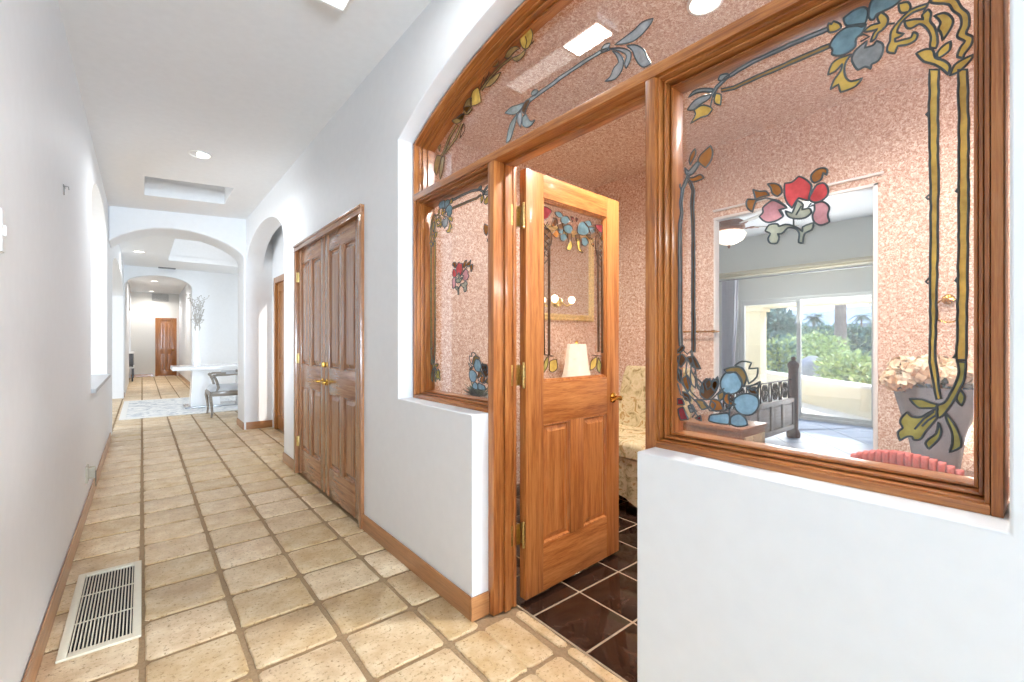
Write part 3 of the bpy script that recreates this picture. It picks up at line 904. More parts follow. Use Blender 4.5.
# arched transom pane
win3 = tag(empty('window_3', (XG, YC, ZT1)), 'arched stained glass transom over the door and side panes', None, None, 'structure')
m = MB()
for o0, o1, xf in ((.016, .022, 1.236), (.022, .026, 1.28), (.026, .034, 1.252), (.034, .044, 1.28)):
    band(m, o0, o1, xf, 1.325, ZT1)
m.build('arched_moulding', [ARCHOAK], win3, bevel=.0015)
P = arc_path(.042, ZT1 + .001)
m = MB().slab(P, 'X', XG, XG + .005)
m.build('glass_pane', [GLASS], win3, smooth=False)
d3, d4 = crop(500, 70, 8.52), crop(570, 10, 8.52)
e1, e2 = crop(425, 20, 6.82), crop(425, 100, 7.58)
BRANCH = [
 ('p', d3([(48,370),(100,320),(160,300),(217,280),(190,330),(150,370),(110,382)]), 'grey'),
 ('p', d3([(60,622),(75,530),(100,450),(152,378),(140,440),(115,530),(92,600)]), 'grey'),
 ('p', d3([(155,400),(180,350),(192,400),(182,492),(160,450)]), 'slate'),
 ('p', d3([(203,400),(227,380),(240,410),(270,440),(303,428),(280,467),(240,492),(205,477),(195,440)]), 'grey'),
 ('p', d3([(213,280),(250,253),(267,265),(237,320),(217,382),(190,350)]), 'dark'),
 ('p', d3([(273,205),(290,178),(322,173),(332,190),(310,217),(285,222)]), 'grey'),
 ('s', d3([(258,262),(400,162),(520,70),(612,10)]) + d4([(150,428),(270,362),(345,333)]), 3.2, 'slate', 2.6),
 ('p', d4([(268,350),(300,300),(347,288),(332,335),(290,367)]), 'slate'),
 ('p', d4([(388,300),(470,240),(560,170),(620,110),(715,78),(692,125),(620,212),(550,267),(470,292)]), 'slate'),
 ('p', d4([(488,310),(560,303),(630,340),(667,410),(697,460),(640,492),(600,472),(560,410),(538,350)]), 'slate'),
 ('p', d4([(343,335),(420,328),(490,340),(527,375),(517,440),(485,502),(473,460),(490,400),(450,362),(400,347)]), 'slate'),
 ('p', d4([(368,355),(430,380),(462,440),(447,520),(390,592),(305,612),(350,570),(380,500),(422,450),(400,390)]), 'slate'),
]
VINE = [
 ('p', e1([(680,48),(702,43),(737,85),(737,130),(717,182),(690,202),(660,172),(653,130),(682,80)]), 'gold'), ('l', e1([(690,115),(700,150),(690,195)])), ('l', e1([(715,180),(750,145),(735,165)])),
 ('p', e1([(548,260),(570,215),(620,183),(652,195),(610,225),(578,262)]), 'tan'), ('p', e1([(600,260),(650,240),(692,200),(682,240),(640,282),(610,277)]), 'tan'),
 ('s', e1([(390,480),(460,380),(530,310),(600,255)]), 2.0, 'tan', 2.0),
 ('p', e1([(383,472),(400,410),(430,338),(442,360),(410,432)]), None), ('p', e1([(428,432),(480,380),(522,358),(500,402),(450,452),(410,462)]), 'tan'),
 ('p', e1([(428,335),(470,298),(512,258),(500,312),(470,322)]), 'tan'),
 ('p', e1([(318,540),(330,490),(367,463),(382,520),(387,562),(350,582),(318,587)]), 'gold'), ('p', e1([(268,600),(290,550),(322,533),(322,590),(290,632)]), 'tan'),
 ('p', e1([(220,670),(250,645),(275,640),(260,680)]), 'tan'),
 ('p', e2([(300,60),(340,48),(362,70),(330,112),(303,105)]), 'tan'), ('p', e2([(208,160),(260,130),(302,108),(290,152),(240,182)]), 'tan'),
 ('s', e2([(250,190),(190,290),(150,390),(130,430)]), 1.8, 'tan', 1.8), ('s', e2([(285,180),(240,290),(180,370),(150,410)]), 1.8, 'tan', 1.8),
 ('p', e2([(300,175),(307,230),(270,292),(280,235)]), None),
 ('p', e2([(98,420),(130,430),(112,500),(95,572),(73,540),(78,480)]), 'tan'), ('p', e2([(130,440),(152,428),(142,530),(120,602),(113,560)]), 'tan'),
 ('p', e2([(103,360),(122,338),(117,392)]), 'tan'),
]
to3 = lambda q, o: (XG - o, q[0], q[1])
A_ = Art(to3); draw_ops(A_, BRANCH, to_pane, px_len); A_.build('grey_branch_panel', win3, 'grey leafy branch running along the transom bar')
A_ = Art(to3); draw_ops(A_, VINE, to_pane, px_len, .0024); A_.build('amber_vine_panel', win3, 'amber vine with buds under the arch', LEADB)

# ---- glazed powder room door, standing open
H0 = pZ(526, 600, .02); H1 = pZ(619, 551, .02)
DW = .742
ang = atan2(1.606 - 1.569, 2.115 - 1.374)
DO = Vector((1.374, 1.569, 0))
door = tag(empty('door_1', DO, ang), 'open oak door with a leaded glass upper half and two lower panels', None, None, 'structure')
DM = Matrix.Translation(DO) @ Matrix.Rotation(ang, 4, 'Z')
DI = DM.inverted()
DN = (DM.to_3x3() @ Vector((0, 1, 0)))
def dl(x, y):
    q = DI @ on_plane(x, y, DO, DN)
    return (q.x, q.z)
DT = .042
gx0, gz1 = dl(543.5, 197.5); gx1 = dl(607, 300)[0]; gz0 = dl(545, 382.5)[1]
ztop = dl(526, 168)[1]
dz0 = .022
lp0, lp1 = dl(544.5, 424), dl(570.5, 535); rp0, rp1 = dl(583.5, 418), dl(606.5, 515)
pzt = (dl(544.5, 423)[1] + dl(606, 414.5)[1]) / 2
pzb = (dl(544, 544)[1] + dl(606, 518)[1]) / 2
def dbox(m, x0, x1, y0, y1, z0, z1, bev=.002, mi=0): m.box(x0, x1, y0, y1, z0, z1, bev, mi, M=DM)
m = MB()
lx0, lx1 = gx0, gx1
dbox(m, 0, lx0, 0, DT, dz0, ztop); dbox(m, lx1, DW, 0, DT, dz0, ztop)
pm0, pm1 = lp1[0], rp0[0]
dbox(m, pm0, pm1, 0, DT, pzb, pzt)
m.build('stile', [door_oak['Z']], door)
m = MB()
dbox(m, lx0, lx1, 0, DT, gz1, ztop); dbox(m, lx0, lx1, 0, DT, pzt, gz0); dbox(m, lx0, lx1, 0, DT, dz0, pzb)
m.build('rail', [door_oak['X']], door)
for (a, b) in ((lx0, pm0), (pm1, lx1)):
    m = MB()
    def rct(i, y): return [DM @ Vector(p) for p in ((a + i, y, pzb + i), (b - i, y, pzb + i), (b - i, y, pzt - i), (a + i, y, pzt - i))]
    m.loft([rct(-.001, .004), rct(.006, .001), rct(.012, .013), rct(.018, .014), rct(.040, .005), rct(.041, .004)], cap0=False)
    m.build('raised_panel', [door_oak['Z']], door, angle=20)
m = MB()
for (i, y0_, y1_) in ((0, .006, DT - .006), (.007, .012, DT - .012)):
    for q in ((lx0 + i, lx0 + i + .008, gz0 + i, gz1 - i), (lx1 - i - .008, lx1 - i, gz0 + i, gz1 - i), (lx0 + i, lx1 - i, gz0 + i, gz0 + i + .008), (lx0 + i, lx1 - i, gz1 - i - .008, gz1 - i)):
        dbox(m, q[0], q[1], y0_, y1_, q[2], q[3], .001)
m.build('glazing_bead', [door_oak['Z']], door)
m = MB(); dbox(m, lx0, lx1, .019, .024, gz0, gz1, 0)
m.build('glass_pane', [GLASS], door, smooth=False)
f7, f8 = crop(538, 195, 9.1), crop(538, 270, 5.69)
DOORART = [
 ('p', f7([(55,95),(110,110),(147,140),(110,200),(60,235),(50,160)]), 'dred'), ('p', f7([(175,150),(220,150),(250,190),(215,200),(180,170)]), 'teal'),
 ('p', f7([(230,200),(290,190),(312,230),(270,262),(230,240)]), 'teal'), ('p', f7([(250,282),(310,265),(337,300),(310,347),(258,320)]), 'teal'),
 ('p', f7([(223,360),(270,350),(287,385),(250,417),(225,400)]), 'teal'), ('p', f7([(148,350),(190,310),(212,350),(190,387)]), 'brown'),
 ('p', f7([(278,490),(300,430),(320,400),(332,460),(310,502)]), 'gold'), ('p', f7([(318,190),(342,200),(335,242)]), 'dred'), ('p', f7([(365,200),(385,215),(370,240)]), 'dred'),
 ('p', f7([(145,280),(160,220),(185,215),(180,270)]), 'brown'),
 ('p', f7([(378,300),(400,250),(440,240),(482,300),(480,342),(430,362),(380,340)]), 'teal'), ('p', f7([(440,238),(490,230),(512,270),(470,282)]), 'teal'),
 ('p', f7([(418,390),(460,388),(482,430),(450,462),(420,440)]), 'teal'), ('p', f7([(368,390),(400,400),(400,480),(432,522),(390,502),(375,440)]), 'gold'),
 ('p', f7([(538,265),(605,268),(605,342),(570,322)]), 'dred'), ('p', f7([(490,360),(520,300),(550,350),(510,400)]), 'dark'), ('p', f7([(505,440),(530,420),(525,465)]), 'brown'),
 ('p', f7([(60,330),(100,290),(140,340),(140,440),(100,500),(60,440)]), 'dark'), ('l', f7([(70,250),(120,330),(70,400),(130,470),(80,520)])), ('l', f7([(110,240),(60,330),(130,400),(60,480)])),
 ('p', f7([(545,400),(575,340),(600,420),(590,510),(555,540),(545,470)]), 'dark'), ('l', f7([(560,330),(600,420),(550,500),(600,560)])),
 ('l', f7([(60,270),(125,330),(60,390),(125,450),(60,510),(120,570),(60,640)])), ('l', f7([(120,260),(62,330),(125,390),(62,450),(122,510),(62,570)])),
 ('l', f7([(555,360),(605,420),(550,480),(603,540),(552,600),(600,660)])), ('l', f7([(600,350),(550,420),(604,480),(552,540),(602,600)])),
 ('p', f7([(200,270),(240,250),(250,300),(215,320)]), 'dark'), ('p', f7([(290,350),(320,345),(325,400),(300,420)]), 'dark'), ('p', f7([(360,360),(395,355),(400,400),(370,410)]), 'dark'), ('p', f7([(480,290),(530,290),(540,330),(500,350)]), 'teal'),
 ('p', f7([(160,200),(190,210),(200,260),(165,260)]), 'dark'), ('p', f7([(200,300),(250,310),(245,350),(210,340)]), 'teal'), ('p', f7([(460,360),(500,350),(490,390)]), 'dark'),
 ('s', [(545.3, 240), (545.4, 300), (546, 355)], 1.6, 'dark', 1.6), ('s', [(551.3, 240), (551.3, 300), (551.2, 356)], 1.6, 'dark', 1.6),
 ('s', [(600.3, 240), (600.5, 300), (600.8, 352)], 1.4, 'dark', 1.4), ('s', [(604.6, 240), (604.6, 300), (604.4, 353)], 1.4, 'dark', 1.4),
 ('p', f8([(38,592),(50,520),(72,488),(65,552)]), 'olive'), ('p', f8([(78,572),(80,520),(117,508),(122,560),(95,582)]), 'gold'), ('l', f8([(40,480),(100,490),(60,500)])),
 ('p', f8([(308,572),(315,520),(347,493),(340,552)]), 'gold'), ('p', f8([(348,562),(355,498),(372,540),(362,587)]), 'olive'), ('l', f8([(320,485),(375,490)])),
]
A_ = Art(lambda q, o: DM @ Vector((q[0], .019 - o, q[1])))
def dlen(p, n):
    a, b = dl(*p), dl(p[0] + n, p[1])
    return abs(b[0] - a[0])
draw_ops(A_, DOORART, lambda p: dl(*p), dlen, .0024)
A_.build('iris_panel', door, 'leaded irises and stems around the door glass', LEADB)
# lever handle and rose
kx, kz = dl(613, 397.5)
m = MB()
loops = [[DM @ Vector((kx + r * cos(t), y, kz + r * sin(t))) for t in [2 * pi * k / 20 for k in range(20)]] for r, y in ((.029, 0), (.029, -.004), (.024, -.009), (.012, -.012), (.011, -.040), (.014, -.046), (.012, -.056), (.004, -.058))]
m.loft(loops)
m.tube([DM @ Vector(p) for p in ((kx, -.048, kz), (kx - .03, -.05, kz + .004), (kx - .06, -.05, kz - .002), (kx - .085, -.047, kz - .010))], .0085, 8, r1=.006)
loops = [[DM @ Vector((kx + r * cos(t), y, kz + r * sin(t))) for t in [2 * pi * k / 20 for k in range(20)]] for r, y in ((.029, DT), (.026, DT + .008), (.011, DT + .012), (.011, DT + .04), (.024, DT + .05), (.022, DT + .065), (.004, DT + .07))]
m.loft(loops)
m.build('door_handle', [BRASS], door)
# three brass hinges
for yy in (215, 375.5, 536):
    z = dl(523, yy)[1]
    m = MB()
    m.tube([DM @ Vector((-.012, .004, z - .05 + .0)), DM @ Vector((-.012, .004, z + .05))], .007, 10)
    m.ball(DM @ Vector((-.012, .004, z + .055)), .007); m.ball(DM @ Vector((-.012, .004, z - .055)), .007)
    dbox(m, -.0015, .0005, .004, .034, z - .048, z + .048, .0005)
    m.box(1.300, 1.362, 1.5955, 1.5975, z - .048, z + .048, .0005)
    m.build('hinge', [OLDBR], door)

# ---- closet double doors in the hall wall
cas = MB()
cas.box(1.098, 1.16, 2.885, 2.935, 0, 2.06, .004); cas.box(1.098, 1.16, 4.50, 4.56, 0, 2.06, .004)
cc = tag(empty('trim_3', (1.12, 3.72, 0)), 'wood casing around the closet doors', None, None, 'structure')
cas.build('side_casing', [clo['Z']], cc)
m = MB()
m.box(1.098, 1.16, 2.885, 4.56, 2.06, 2.118, .004); m.box(1.092, 1.16, 2.880, 4.565, 2.100, 2.118, .003); m.box(1.094, 1.16, 2.885, 4.56, 2.058, 2.066, .002)
m.build('head_casing', [clo['Y']], cc)
MIDC = 3.705
def closet_leaf(name, y0, y1, label, knob_side):
    r = tag(empty(name, (1.13, (y0 + y1) / 2, .02)), label, None, None, 'structure')
    X0, X1 = 1.122, 1.162
    zs = [.02, .24, .82, 1.015, 1.93, 2.055]
    sw = .105
    pw = (y1 - y0 - sw * 2 - .085) / 2
    cols = [(y0 + sw, y0 + sw + pw), (y1 - sw - pw, y1 - sw)]
    m = MB()
    m.box(X0, X1, y0, y0 + sw, zs[0], zs[5], .002); m.box(X0, X1, y1 - sw, y1, zs[0], zs[5], .002)
    m.box(X0, X1, cols[0][1], cols[1][0], zs[1], zs[2], .002); m.box(X0, X1, cols[0][1], cols[1][0], zs[3], zs[4], .002)
    m.build('stile', [clo['Z']], r)
    m = MB()
    for a, b in ((0, 1), (2, 3), (4, 5)): m.box(X0, X1, y0 + sw, y1 - sw, zs[a], zs[b], .002)
    m.build('rail', [clo['Y']], r)
    for (a, b) in cols:
        for (c, d) in ((zs[1], zs[2]), (zs[3], zs[4])):
            m = MB()
            def rc(i, x): return [(x, a + i, c + i), (x, b - i, c + i), (x, b - i, d - i), (x, a + i, d - i)]
            m.loft([rc(-.001, X0 + .004), rc(.008, X0 + .002), rc(.014, X0 + .014), rc(.02, X0 + .015), rc(.045, X0 + .006), rc(.046, X0 + .005)], cap0=False)
            m.build('raised_panel', [clo['Z']], r, angle=20)
    ky = y1 - .055 if knob_side > 0 else y0 + .055
    m = MB()
    L = lambda ra, x: [(x, ky + ra * cos(2 * pi * k / 16), .905 + ra * sin(2 * pi * k / 16)) for k in range(16)]
    m.loft([L(.027, X0), L(.027, X0 - .004), L(.012, X0 - .010), L(.010, X0 - .04), L(.004, X0 - .055)])
    sg = -knob_side
    m.tube([(X0 - .045, ky, .905), (X0 - .048, ky + sg * .035, .91), (X0 - .047, ky + sg * .075, .902), (X0 - .044, ky + sg * .10, .895)], .009, 8, r1=.006)
    m.build('door_handle', [BRASS], r)
    for z in (.30, 1.07, 1.82):
        hy = y0 if knob_side > 0 else y1
        m = MB()
        m.tube([(X0 - .008, hy, z - .045), (X0 - .008, hy, z + .045)], .007, 8)
        m.box(X0 - .004, X0 + .001, hy - .02, hy + .02, z - .045, z + .045, .0005)
        m.build('hinge', [OLDBR], r)
    if knob_side < 0:
        m = MB().box(X0 - .022, X0 - .0005, y0 - .028, y0 + .03, 1.02, 1.06, .004)
        m.build('latch', [BRASS], r)
closet_leaf('door_2', 2.938, MIDC - .002, 'closet door leaf nearer the arched screen, four raised panels', 1)
closet_leaf('door_3', MIDC + .002, 4.497, 'closet door leaf farther from the arched screen, four raised panels', -1)
m = MB().box(1.165, 1.335, 2.885, 4.56, 0, 2.118)
structure('wall_closet_back', m, [WALL])

# ---- doors deeper in the house
def panel_door(name, label, Mx, wdt, hgt, matz, frame=.06):
    """door in the local XZ plane facing -Y, with its casing"""
    r = tag(empty(name, Mx.translation), label, None, None, 'structure')
    r.rotation_euler = Mx.to_euler()
    m = MB()
    for a, b, c, d in ((-frame, 0, 0, hgt + frame), (wdt, wdt + frame, 0, hgt + frame), (0, wdt, hgt, hgt + frame)):
        m.box(a, b, -.014, .07, c, d, .003, M=Mx)
    m.build('door_casing', [matz], r)
    m = MB()
    s_ = .1
    m.box(0, s_, .02, .06, .01, hgt, .002, M=Mx); m.box(wdt - s_, wdt, .02, .06, .01, hgt, .002, M=Mx)
    mid = wdt / 2
    m.box(mid - .04, mid + .04, .02, .06, .2, hgt - .12, .002, M=Mx)
    for a, b in ((.01, .2), (.8, .98), (hgt - .12, hgt)): m.box(s_, wdt - s_, .0205, .0595, a, b, .002, M=Mx)
    m.box(s_, wdt - s_, .033, .05, .2, hgt - .1, 0, M=Mx)
    for a, b in ((s_, mid - .04), (mid + .04, wdt - s_)):
        for c, d in ((.2, .8), (.98, hgt - .12)): m.box(a + .03, b - .03, .024, .04, c + .03, d - .03, .008, M=Mx)
    m.build('door_leaf', [matz], r)
    m = MB()
    m.ball(Mx @ Vector((wdt - .06, -.03, .93)), .028); m.tube([Mx @ Vector((wdt - .06, .02, .93)), Mx @ Vector((wdt - .06, -.03, .93))], .01, 8)
    m.build('door_knob', [BRASS], r)
panel_door('door_4', 'brown wooden door at the far end of the hall', Matrix.Translation((.42, 20.32, 0)), .50, 2.02, FARD)
# alcove door faces -X
Ma = Matrix.Translation((1.452, 6.98, 0)) @ Matrix.Rotation(-pi / 2, 4, 'Z')
panel_door('door_5', 'wooden door in the arched side passage past the closet', Ma, 1.1, 2.04, wood('alcove_oak', ('84502A', 'AA7442', 'C08C58'), 'Z'), .08)

# ================================================================ POWDER ROOM
BX, BY0, BY1, BZ = 3.5, -.9, 2.95, 2.76
OP = [pX(714, 218, BX), pX(878, 183, BX)]  # added opening, stands in for a bedroom reflected in the large pane
oy1, oy0, oz = OP[0].y, OP[1].y, (OP[0].z + OP[1].z) / 2
m = MB()
m.slab([(BY0, 0), (oy0, 0), (oy0, oz), (oy1, oz), (oy1, 0), (BY1, 0), (BY1, BZ + .05), (BY0, BZ + .05)], 'X', BX, BX + .03)
structure('wall_bath_far', m, [PAPER], 'speckled pink papered wall with an added opening standing in for a bedroom reflection', smooth=False)
m = MB().box(1.335, BX + .12, BY1, BY1 + .1, 0, BZ + .05)
structure('wall_bath_end', m, [PAPER], smooth=False)
m = MB().box(1.335, BX + .12, BY0 - .1, BY0, 0, BZ + .05)
structure('wall_bath_near', m, [PAPER], smooth=False)
m = MB()
m.slab([(-.9, 0), (.785, 0), (.785, .9)] + list(reversed(arc_path(-.02, .9)))[0:] + [(1.637, .9), (1.637, 0), (BY1, 0), (BY1, BZ), (-.9, BZ)], 'X', 1.336, 1.35)
structure('wall_bath_hall', m, [PAPER], smooth=False)
m = MB().box(1.34, BX + .12, BY0, BY1, BZ, BZ + .1)
structure('ceiling_bath', m, [PAPER], 'papered ceiling of the powder room', smooth=False)
# casing of the added opening
m = MB()
t = .035
m.box(BX - .010, BX + .062, oy1 - .012, oy1, 0, oz, .003); m.box(BX - .012, BX + .062, oy0, oy0 + .022, 0, oz, .003)
m.box(BX - .012, BX + .062, oy0, oy1, oz - .02, oz, .003); m.box(BX - .02, BX, oy0 - .03, oy1 + .0, oz + .045, oz + .06, .002)
structure('trim_4', m, [WHITE], 'white casing of the added opening to the bedroom')
for y0_, y1_, nm in ((BY0, oy0, 'baseboard_bath'), (oy1, BY1, 'baseboard_bath_corner')):
    base(nm, BX - .014, BX, y0_, y1_)

def can_light(name, x, y, z, r, label, group, power, color, spread=2.6, es=6.0):
    t_ = thing(name, label, 'ceiling light', (x, y, z), group=group)
    m = MB().lathe([(r * 1.28, 0), (r * 1.26, -.006), (r * 1.05, -.009), (r, -.004), (r, .02)], (x, y, z), 28, cap=False)
    m.build('trim_ring', [WHITE], t_)
    m = MB().lathe([(r * .999, .0), (r * .6, -.001), (.001, -.0015)], (x, y, z), 28, cap=False)
    m.build('lamp_disc', [emis(name + '_glow', 'FFF6E8', es)], t_)
    l = bpy.data.lights.new(name, 'SPOT')
    l.energy = power; l.color = color; l.spot_size = spread; l.spot_blend = .8; l.shadow_soft_size = r
    o = bpy.data.objects.new('bulb', l); COL.objects.link(o)
    o.location = (0, 0, -.03); o.parent = t_
    return t_
q = pZ(705, 2, BZ)
can_light('bath_downlight', q.x, q.y, BZ, .062, 'round recessed light in the papered powder room ceiling', None, 105, (1, .98, .95), 3.05, 8)
can_light('bath_downlight', 2.3, 2.35, BZ, .062, 'recessed light over the open door in the powder room ceiling', None, 24, (1, .97, .94), 2.8, 8)
can_light('bath_downlight', 2.75, .15, BZ, .062, 'unseen recessed light added to brighten the vase end of the powder room', None, 34, (1, .98, .95), 2.8, 8)  # extra lamp added to brighten the near part of the room

# small tapestry slipper chair
TAP = speckle('tapestry_fabric', [(0.34, '8E7A4E'), (0.45, 'C9B98F'), (0.56, 'D9CBA6'), (0.63, 'B48C55'), (0.7, 'A39A66')], 10, rough=.9)
ch = thing('slipper_chair', 'skirted slipper chair in floral tapestry fabric behind the open door', 'chair', (2.95, 2.11, 0))
X0, X1, Y0, Y1 = 2.63, 3.27, 1.80, 2.42
m = MB()
L = []
for z, k in ((.40, 0), (.41, .012), (.485, .016), (.51, 0), (.52, -.03)):
    L.append([(X0 - k, Y0 - k, z), (X1 - .1, Y0 - k, z), (X1 - .1, Y1 + k, z), (X0 - k, Y1 + k, z)])
m.loft(L); m.build('seat_cushion', [TAP], ch, bevel=.012)
m = MB()
L = []
for z, x, th in ((.44, X1 - .14, .12), (.7, X1 - .10, .12), (.92, X1 - .04, .10), (1.0, X1 - .02, .07), (1.015, X1 - .01, .03)):
    e = .02 if z > .95 else 0
    L.append([(x, Y0 + e, z), (x + th, Y0 + e, z), (x + th, Y1 - e, z), (x, Y1 - e, z)])
m.loft(L); m.build('backrest', [TAP], ch, bevel=.015)
m = MB()
def skirt(z, k, sag):
    pts = []
    N = 16
    cor = [(X0, Y0), (X0, Y1), (X1, Y1), (X1, Y0)]
    for i in range(4):
        a, b = cor[i], cor[(i + 1) % 4]
        nx, ny = (b[1] - a[1]), -(b[0] - a[0]); h = math.hypot(nx, ny); nx, ny = -nx / h, ny / -h
        for j in range(N):
            f_ = j / N
            wv = .006 * sin(f_ * 2 * pi * 5)
            pts.append((a[0] + (b[0] - a[0]) * f_ - nx * (k + wv), a[1] + (b[1] - a[1]) * f_ + ny * (k + wv), z + sag * sin(pi * f_)))
    return pts
m.loft([skirt(.40, 0, 0), skirt(.25, .006, .02), skirt(.05, .012, .09)], cap=False)
m.build('skirt', [TAP], ch)
for (x, y) in ((X0 + .05, Y0 + .05), (X0 + .05, Y1 - .05), (X1 - .05, Y0 + .05), (X1 - .05, Y1 - .05)):
    m = MB().tube([(x, y, 0), (x, y, .41)], .016, 10, r1=.024)
    m.build('leg', [DARKW], ch)

# console with lamp behind the open door
lq = pD(576.5, 362, 3.9)
tb = thing('side_table', 'small dark side table with lamp behind the glazed door', 'table', (lq.x, lq.y, 0))
m = MB().box(lq.x - .32, lq.x + .32, lq.y - .18, min(lq.y + .24, BY1 - .02), .70, .735, .006)
m.build('tabletop', [DARKW], tb)
for sx in (-.28, .28):
    for sy in (-.15, .18):
        MB().tube([(lq.x + sx, lq.y + sy, 0), (lq.x + sx, lq.y + sy, .70)], .014, 8, r1=.022).build('leg', [DARKW], tb)
lp = thing('table_lamp', 'lit table lamp with white flared shade seen through the door glass', 'lamp', (lq.x, lq.y, .735))
m = MB()
def shade(z, r, n=48):
    return [(lq.x + r * (1 - .10 * abs(sin(3 * t)) ** 1.0) * cos(t), lq.y + r * (1 - .10 * abs(sin(3 * t))) * sin(t), z) for t in [2 * pi * k / n for k in range(n)]]
zt, zb_ = pD(576, 344, 3.9).z, pD(576, 379, 3.9).z
hh = zt - zb_
m.loft([shade(zb_, .135), shade(zb_ + hh * .15, .122), shade(zb_ + hh * .4, .107), shade(zb_ + hh * .7, .094), shade(zt, .084)], cap=False)
sm_, n_, l_, b_ = new_mat('lit_lamp_shade')
b_.inputs['Base Color'].default_value = srgb('F3EADA'); b_.inputs['Emission Color'].default_value = srgb('FFF0D2'); b_.inputs['Emission Strength'].default_value = .32
m.build('lamp_shade', [sm_], lp)
m = MB().lathe([(.075, 0), (.075, .012), (.03, .03), (.014, .05), (.02, .08), (.012, .11), (.01, zb_ + .10 - .735)], (lq.x, lq.y, .735), 20)
m.build('lamp_base', [WHITE], lp)
m = MB().ball((lq.x, lq.y, zt + .015), .012); m.tube([(lq.x, lq.y, zb_ + .1), (lq.x, lq.y, zt + .02)], .004, 6)
m.build('finial', [BRASS], lp)
l = bpy.data.lights.new('table_lamp_bulb', 'POINT'); l.energy = 8; l.color = (1, .88, .72); l.shadow_soft_size = .05
o = bpy.data.objects.new('bulb', l); COL.objects.link(o); o.parent = lp; o.location = (0, 0, zb_ + hh * .5 - .735)

# gilt mirror
mx0, mx1 = pY(547, 300, BY1).x - .30, pY(592, 300, BY1).x
mz0, mz1 = pY(575, 321, BY1).z, pY(590, 243, BY1).z + .08
mr_ = thing('wall_mirror', 'gilt framed mirror on the papered wall seen through the door glass', 'mirror', ((mx0 + mx1) / 2, BY1, mz0))
GILT = plain('gilt_frame', 'E2C88A', rough=.4, metal=.25, bump=.5, bscale=70, vary=.25)
m = MB()
def rg(i, y): return [(mx0 + i, y, mz0 + i), (mx1 - i, y, mz0 + i), (mx1 - i, y, mz1 - i), (mx0 + i, y, mz1 - i)]
m.loft([rg(0, BY1 - .002), rg(0, BY1 - .025), rg(.012, BY1 - .032), rg(.025, BY1 - .022), rg(.045, BY1 - .03), rg(.06, BY1 - .012), rg(.06, BY1 - .002)], cap=False)
m.build('frame', [GILT], mr_)
mg_, n_, l_, b_ = new_mat('mirror_glass'); b_.inputs['Base Color'].default_value = (.86, .86, .84, 1); b_.inputs['Metallic'].default_value = 1; b_.inputs['Roughness'].default_value = .03
MB().box(mx0 + .055, mx1 - .055, BY1 - .011, BY1 - .006, mz0 + .055, mz1 - .055).build('mirror_glass', [mg_], mr_)
# double sconce
sp = pY(561, 300, BY1 - .06)
sc_ = thing('wall_sconce', 'small brass wall sconce with two lit globes in front of the mirror', 'wall light', (sp.x, BY1 - .03, sp.z - .05))
m = MB()
m.tube([(sp.x - .11, BY1 - .09, sp.z - .03), (sp.x - .06, BY1 - .075, sp.z - .055), (sp.x, BY1 - .06, sp.z - .02), (sp.x + .06, BY1 - .075, sp.z - .055), (sp.x + .11, BY1 - .09, sp.z - .03)], .008, 8)
m.ball((sp.x, BY1 - .045, sp.z - .02), .035, (1, .4, 1.2)); m.tube([(sp.x, BY1 - .045, sp.z - .02), (sp.x, BY1 - .011, sp.z - .02)], .02, 10)
m.build('bracket', [OLDBR], sc_)
BULB = emis('sconce_globe', 'FFE9C4', 5.0)
for s_ in (-1, 1): MB().lathe([(.01, -.03), (.028, -.012), (.032, .01), (.02, .03), (.002, .038)], (sp.x + s_ * .11, BY1 - .09, sp.z), 16).build('globe', [BULB], sc_)

# towel bar on the far papered wall
tq0, tq1 = pX(680, 332, BX - .06), pX(716, 332, BX - .06)
tw = thing('towel_bar', 'brass towel bar on the papered wall beside the added bedroom opening', 'towel bar', (BX, (tq0.y + tq1.y) / 2, tq0.z))
m = MB().tube([(BX - .06, tq1.y + .01, tq0.z), (BX - .06, tq0.y + .05, tq0.z)], .008, 10)
for y in (tq1.y + .02, tq0.y + .04):
    m.tube([(BX - .001, y, tq0.z), (BX - .06, y, tq0.z)], .008, 8); m.ball((BX - .06, y, tq0.z), .014); m.lathe([(.022, -.003), (.022, .003)], (BX - .004, y, tq0.z), 14)
m.build('bar', [BRASS], tw)
m = MB()
rq = pX(948, 299, BX - .03)
m.ball((BX - .015, rq.y, rq.z), .03, (.5, 1, 1)); m.tube([(BX - .03, rq.y + .06 * sin(t), rq.z - .065 + .065 * cos(t)) for t in [2 * pi * k / 24 for k in range(24)]], .005, 6, closed=True)
tag(m.build('towel_ring', [BRASS]), 'brass towel ring on the papered wall above the hydrangeas', 'towel ring')

# wooden hamper with woven end in front of the wall
hq0 = pZ(678, 425, .66); hq = pZ(742, 429, .66)
hm = thing('hamper', 'low wooden hamper with pale woven end below the towel bar', 'hamper', (hq.x + .2, hq.y + .3, 0))
HX0, HX1, HY0, HY1 = hq.x, hq.x + .36, hq.y, hq.y + .43
m = MB().box(HX0, HX1, HY0, HY1, .02, .63, .006); m.box(HX0 - .012, HX1 + .012, HY0 - .012, HY1 + .012, .63, .66, .008)
m.build('chest', [HAMP], hm)
m = MB()
for i in range(5):
    for j in range(8):
        x = HX0 + .03 + i * .06; z = .06 + j * .068
        d = .008 if (i + j) % 2 else .003
        m.box(x, x + .058, HY0 - .004 - d, HY0 + .001, z, z + .064, .004)
m.build('woven_panel', [plain('woven_cane', 'CDB794', rough=.8, vary=.2, bscale=200)], hm)

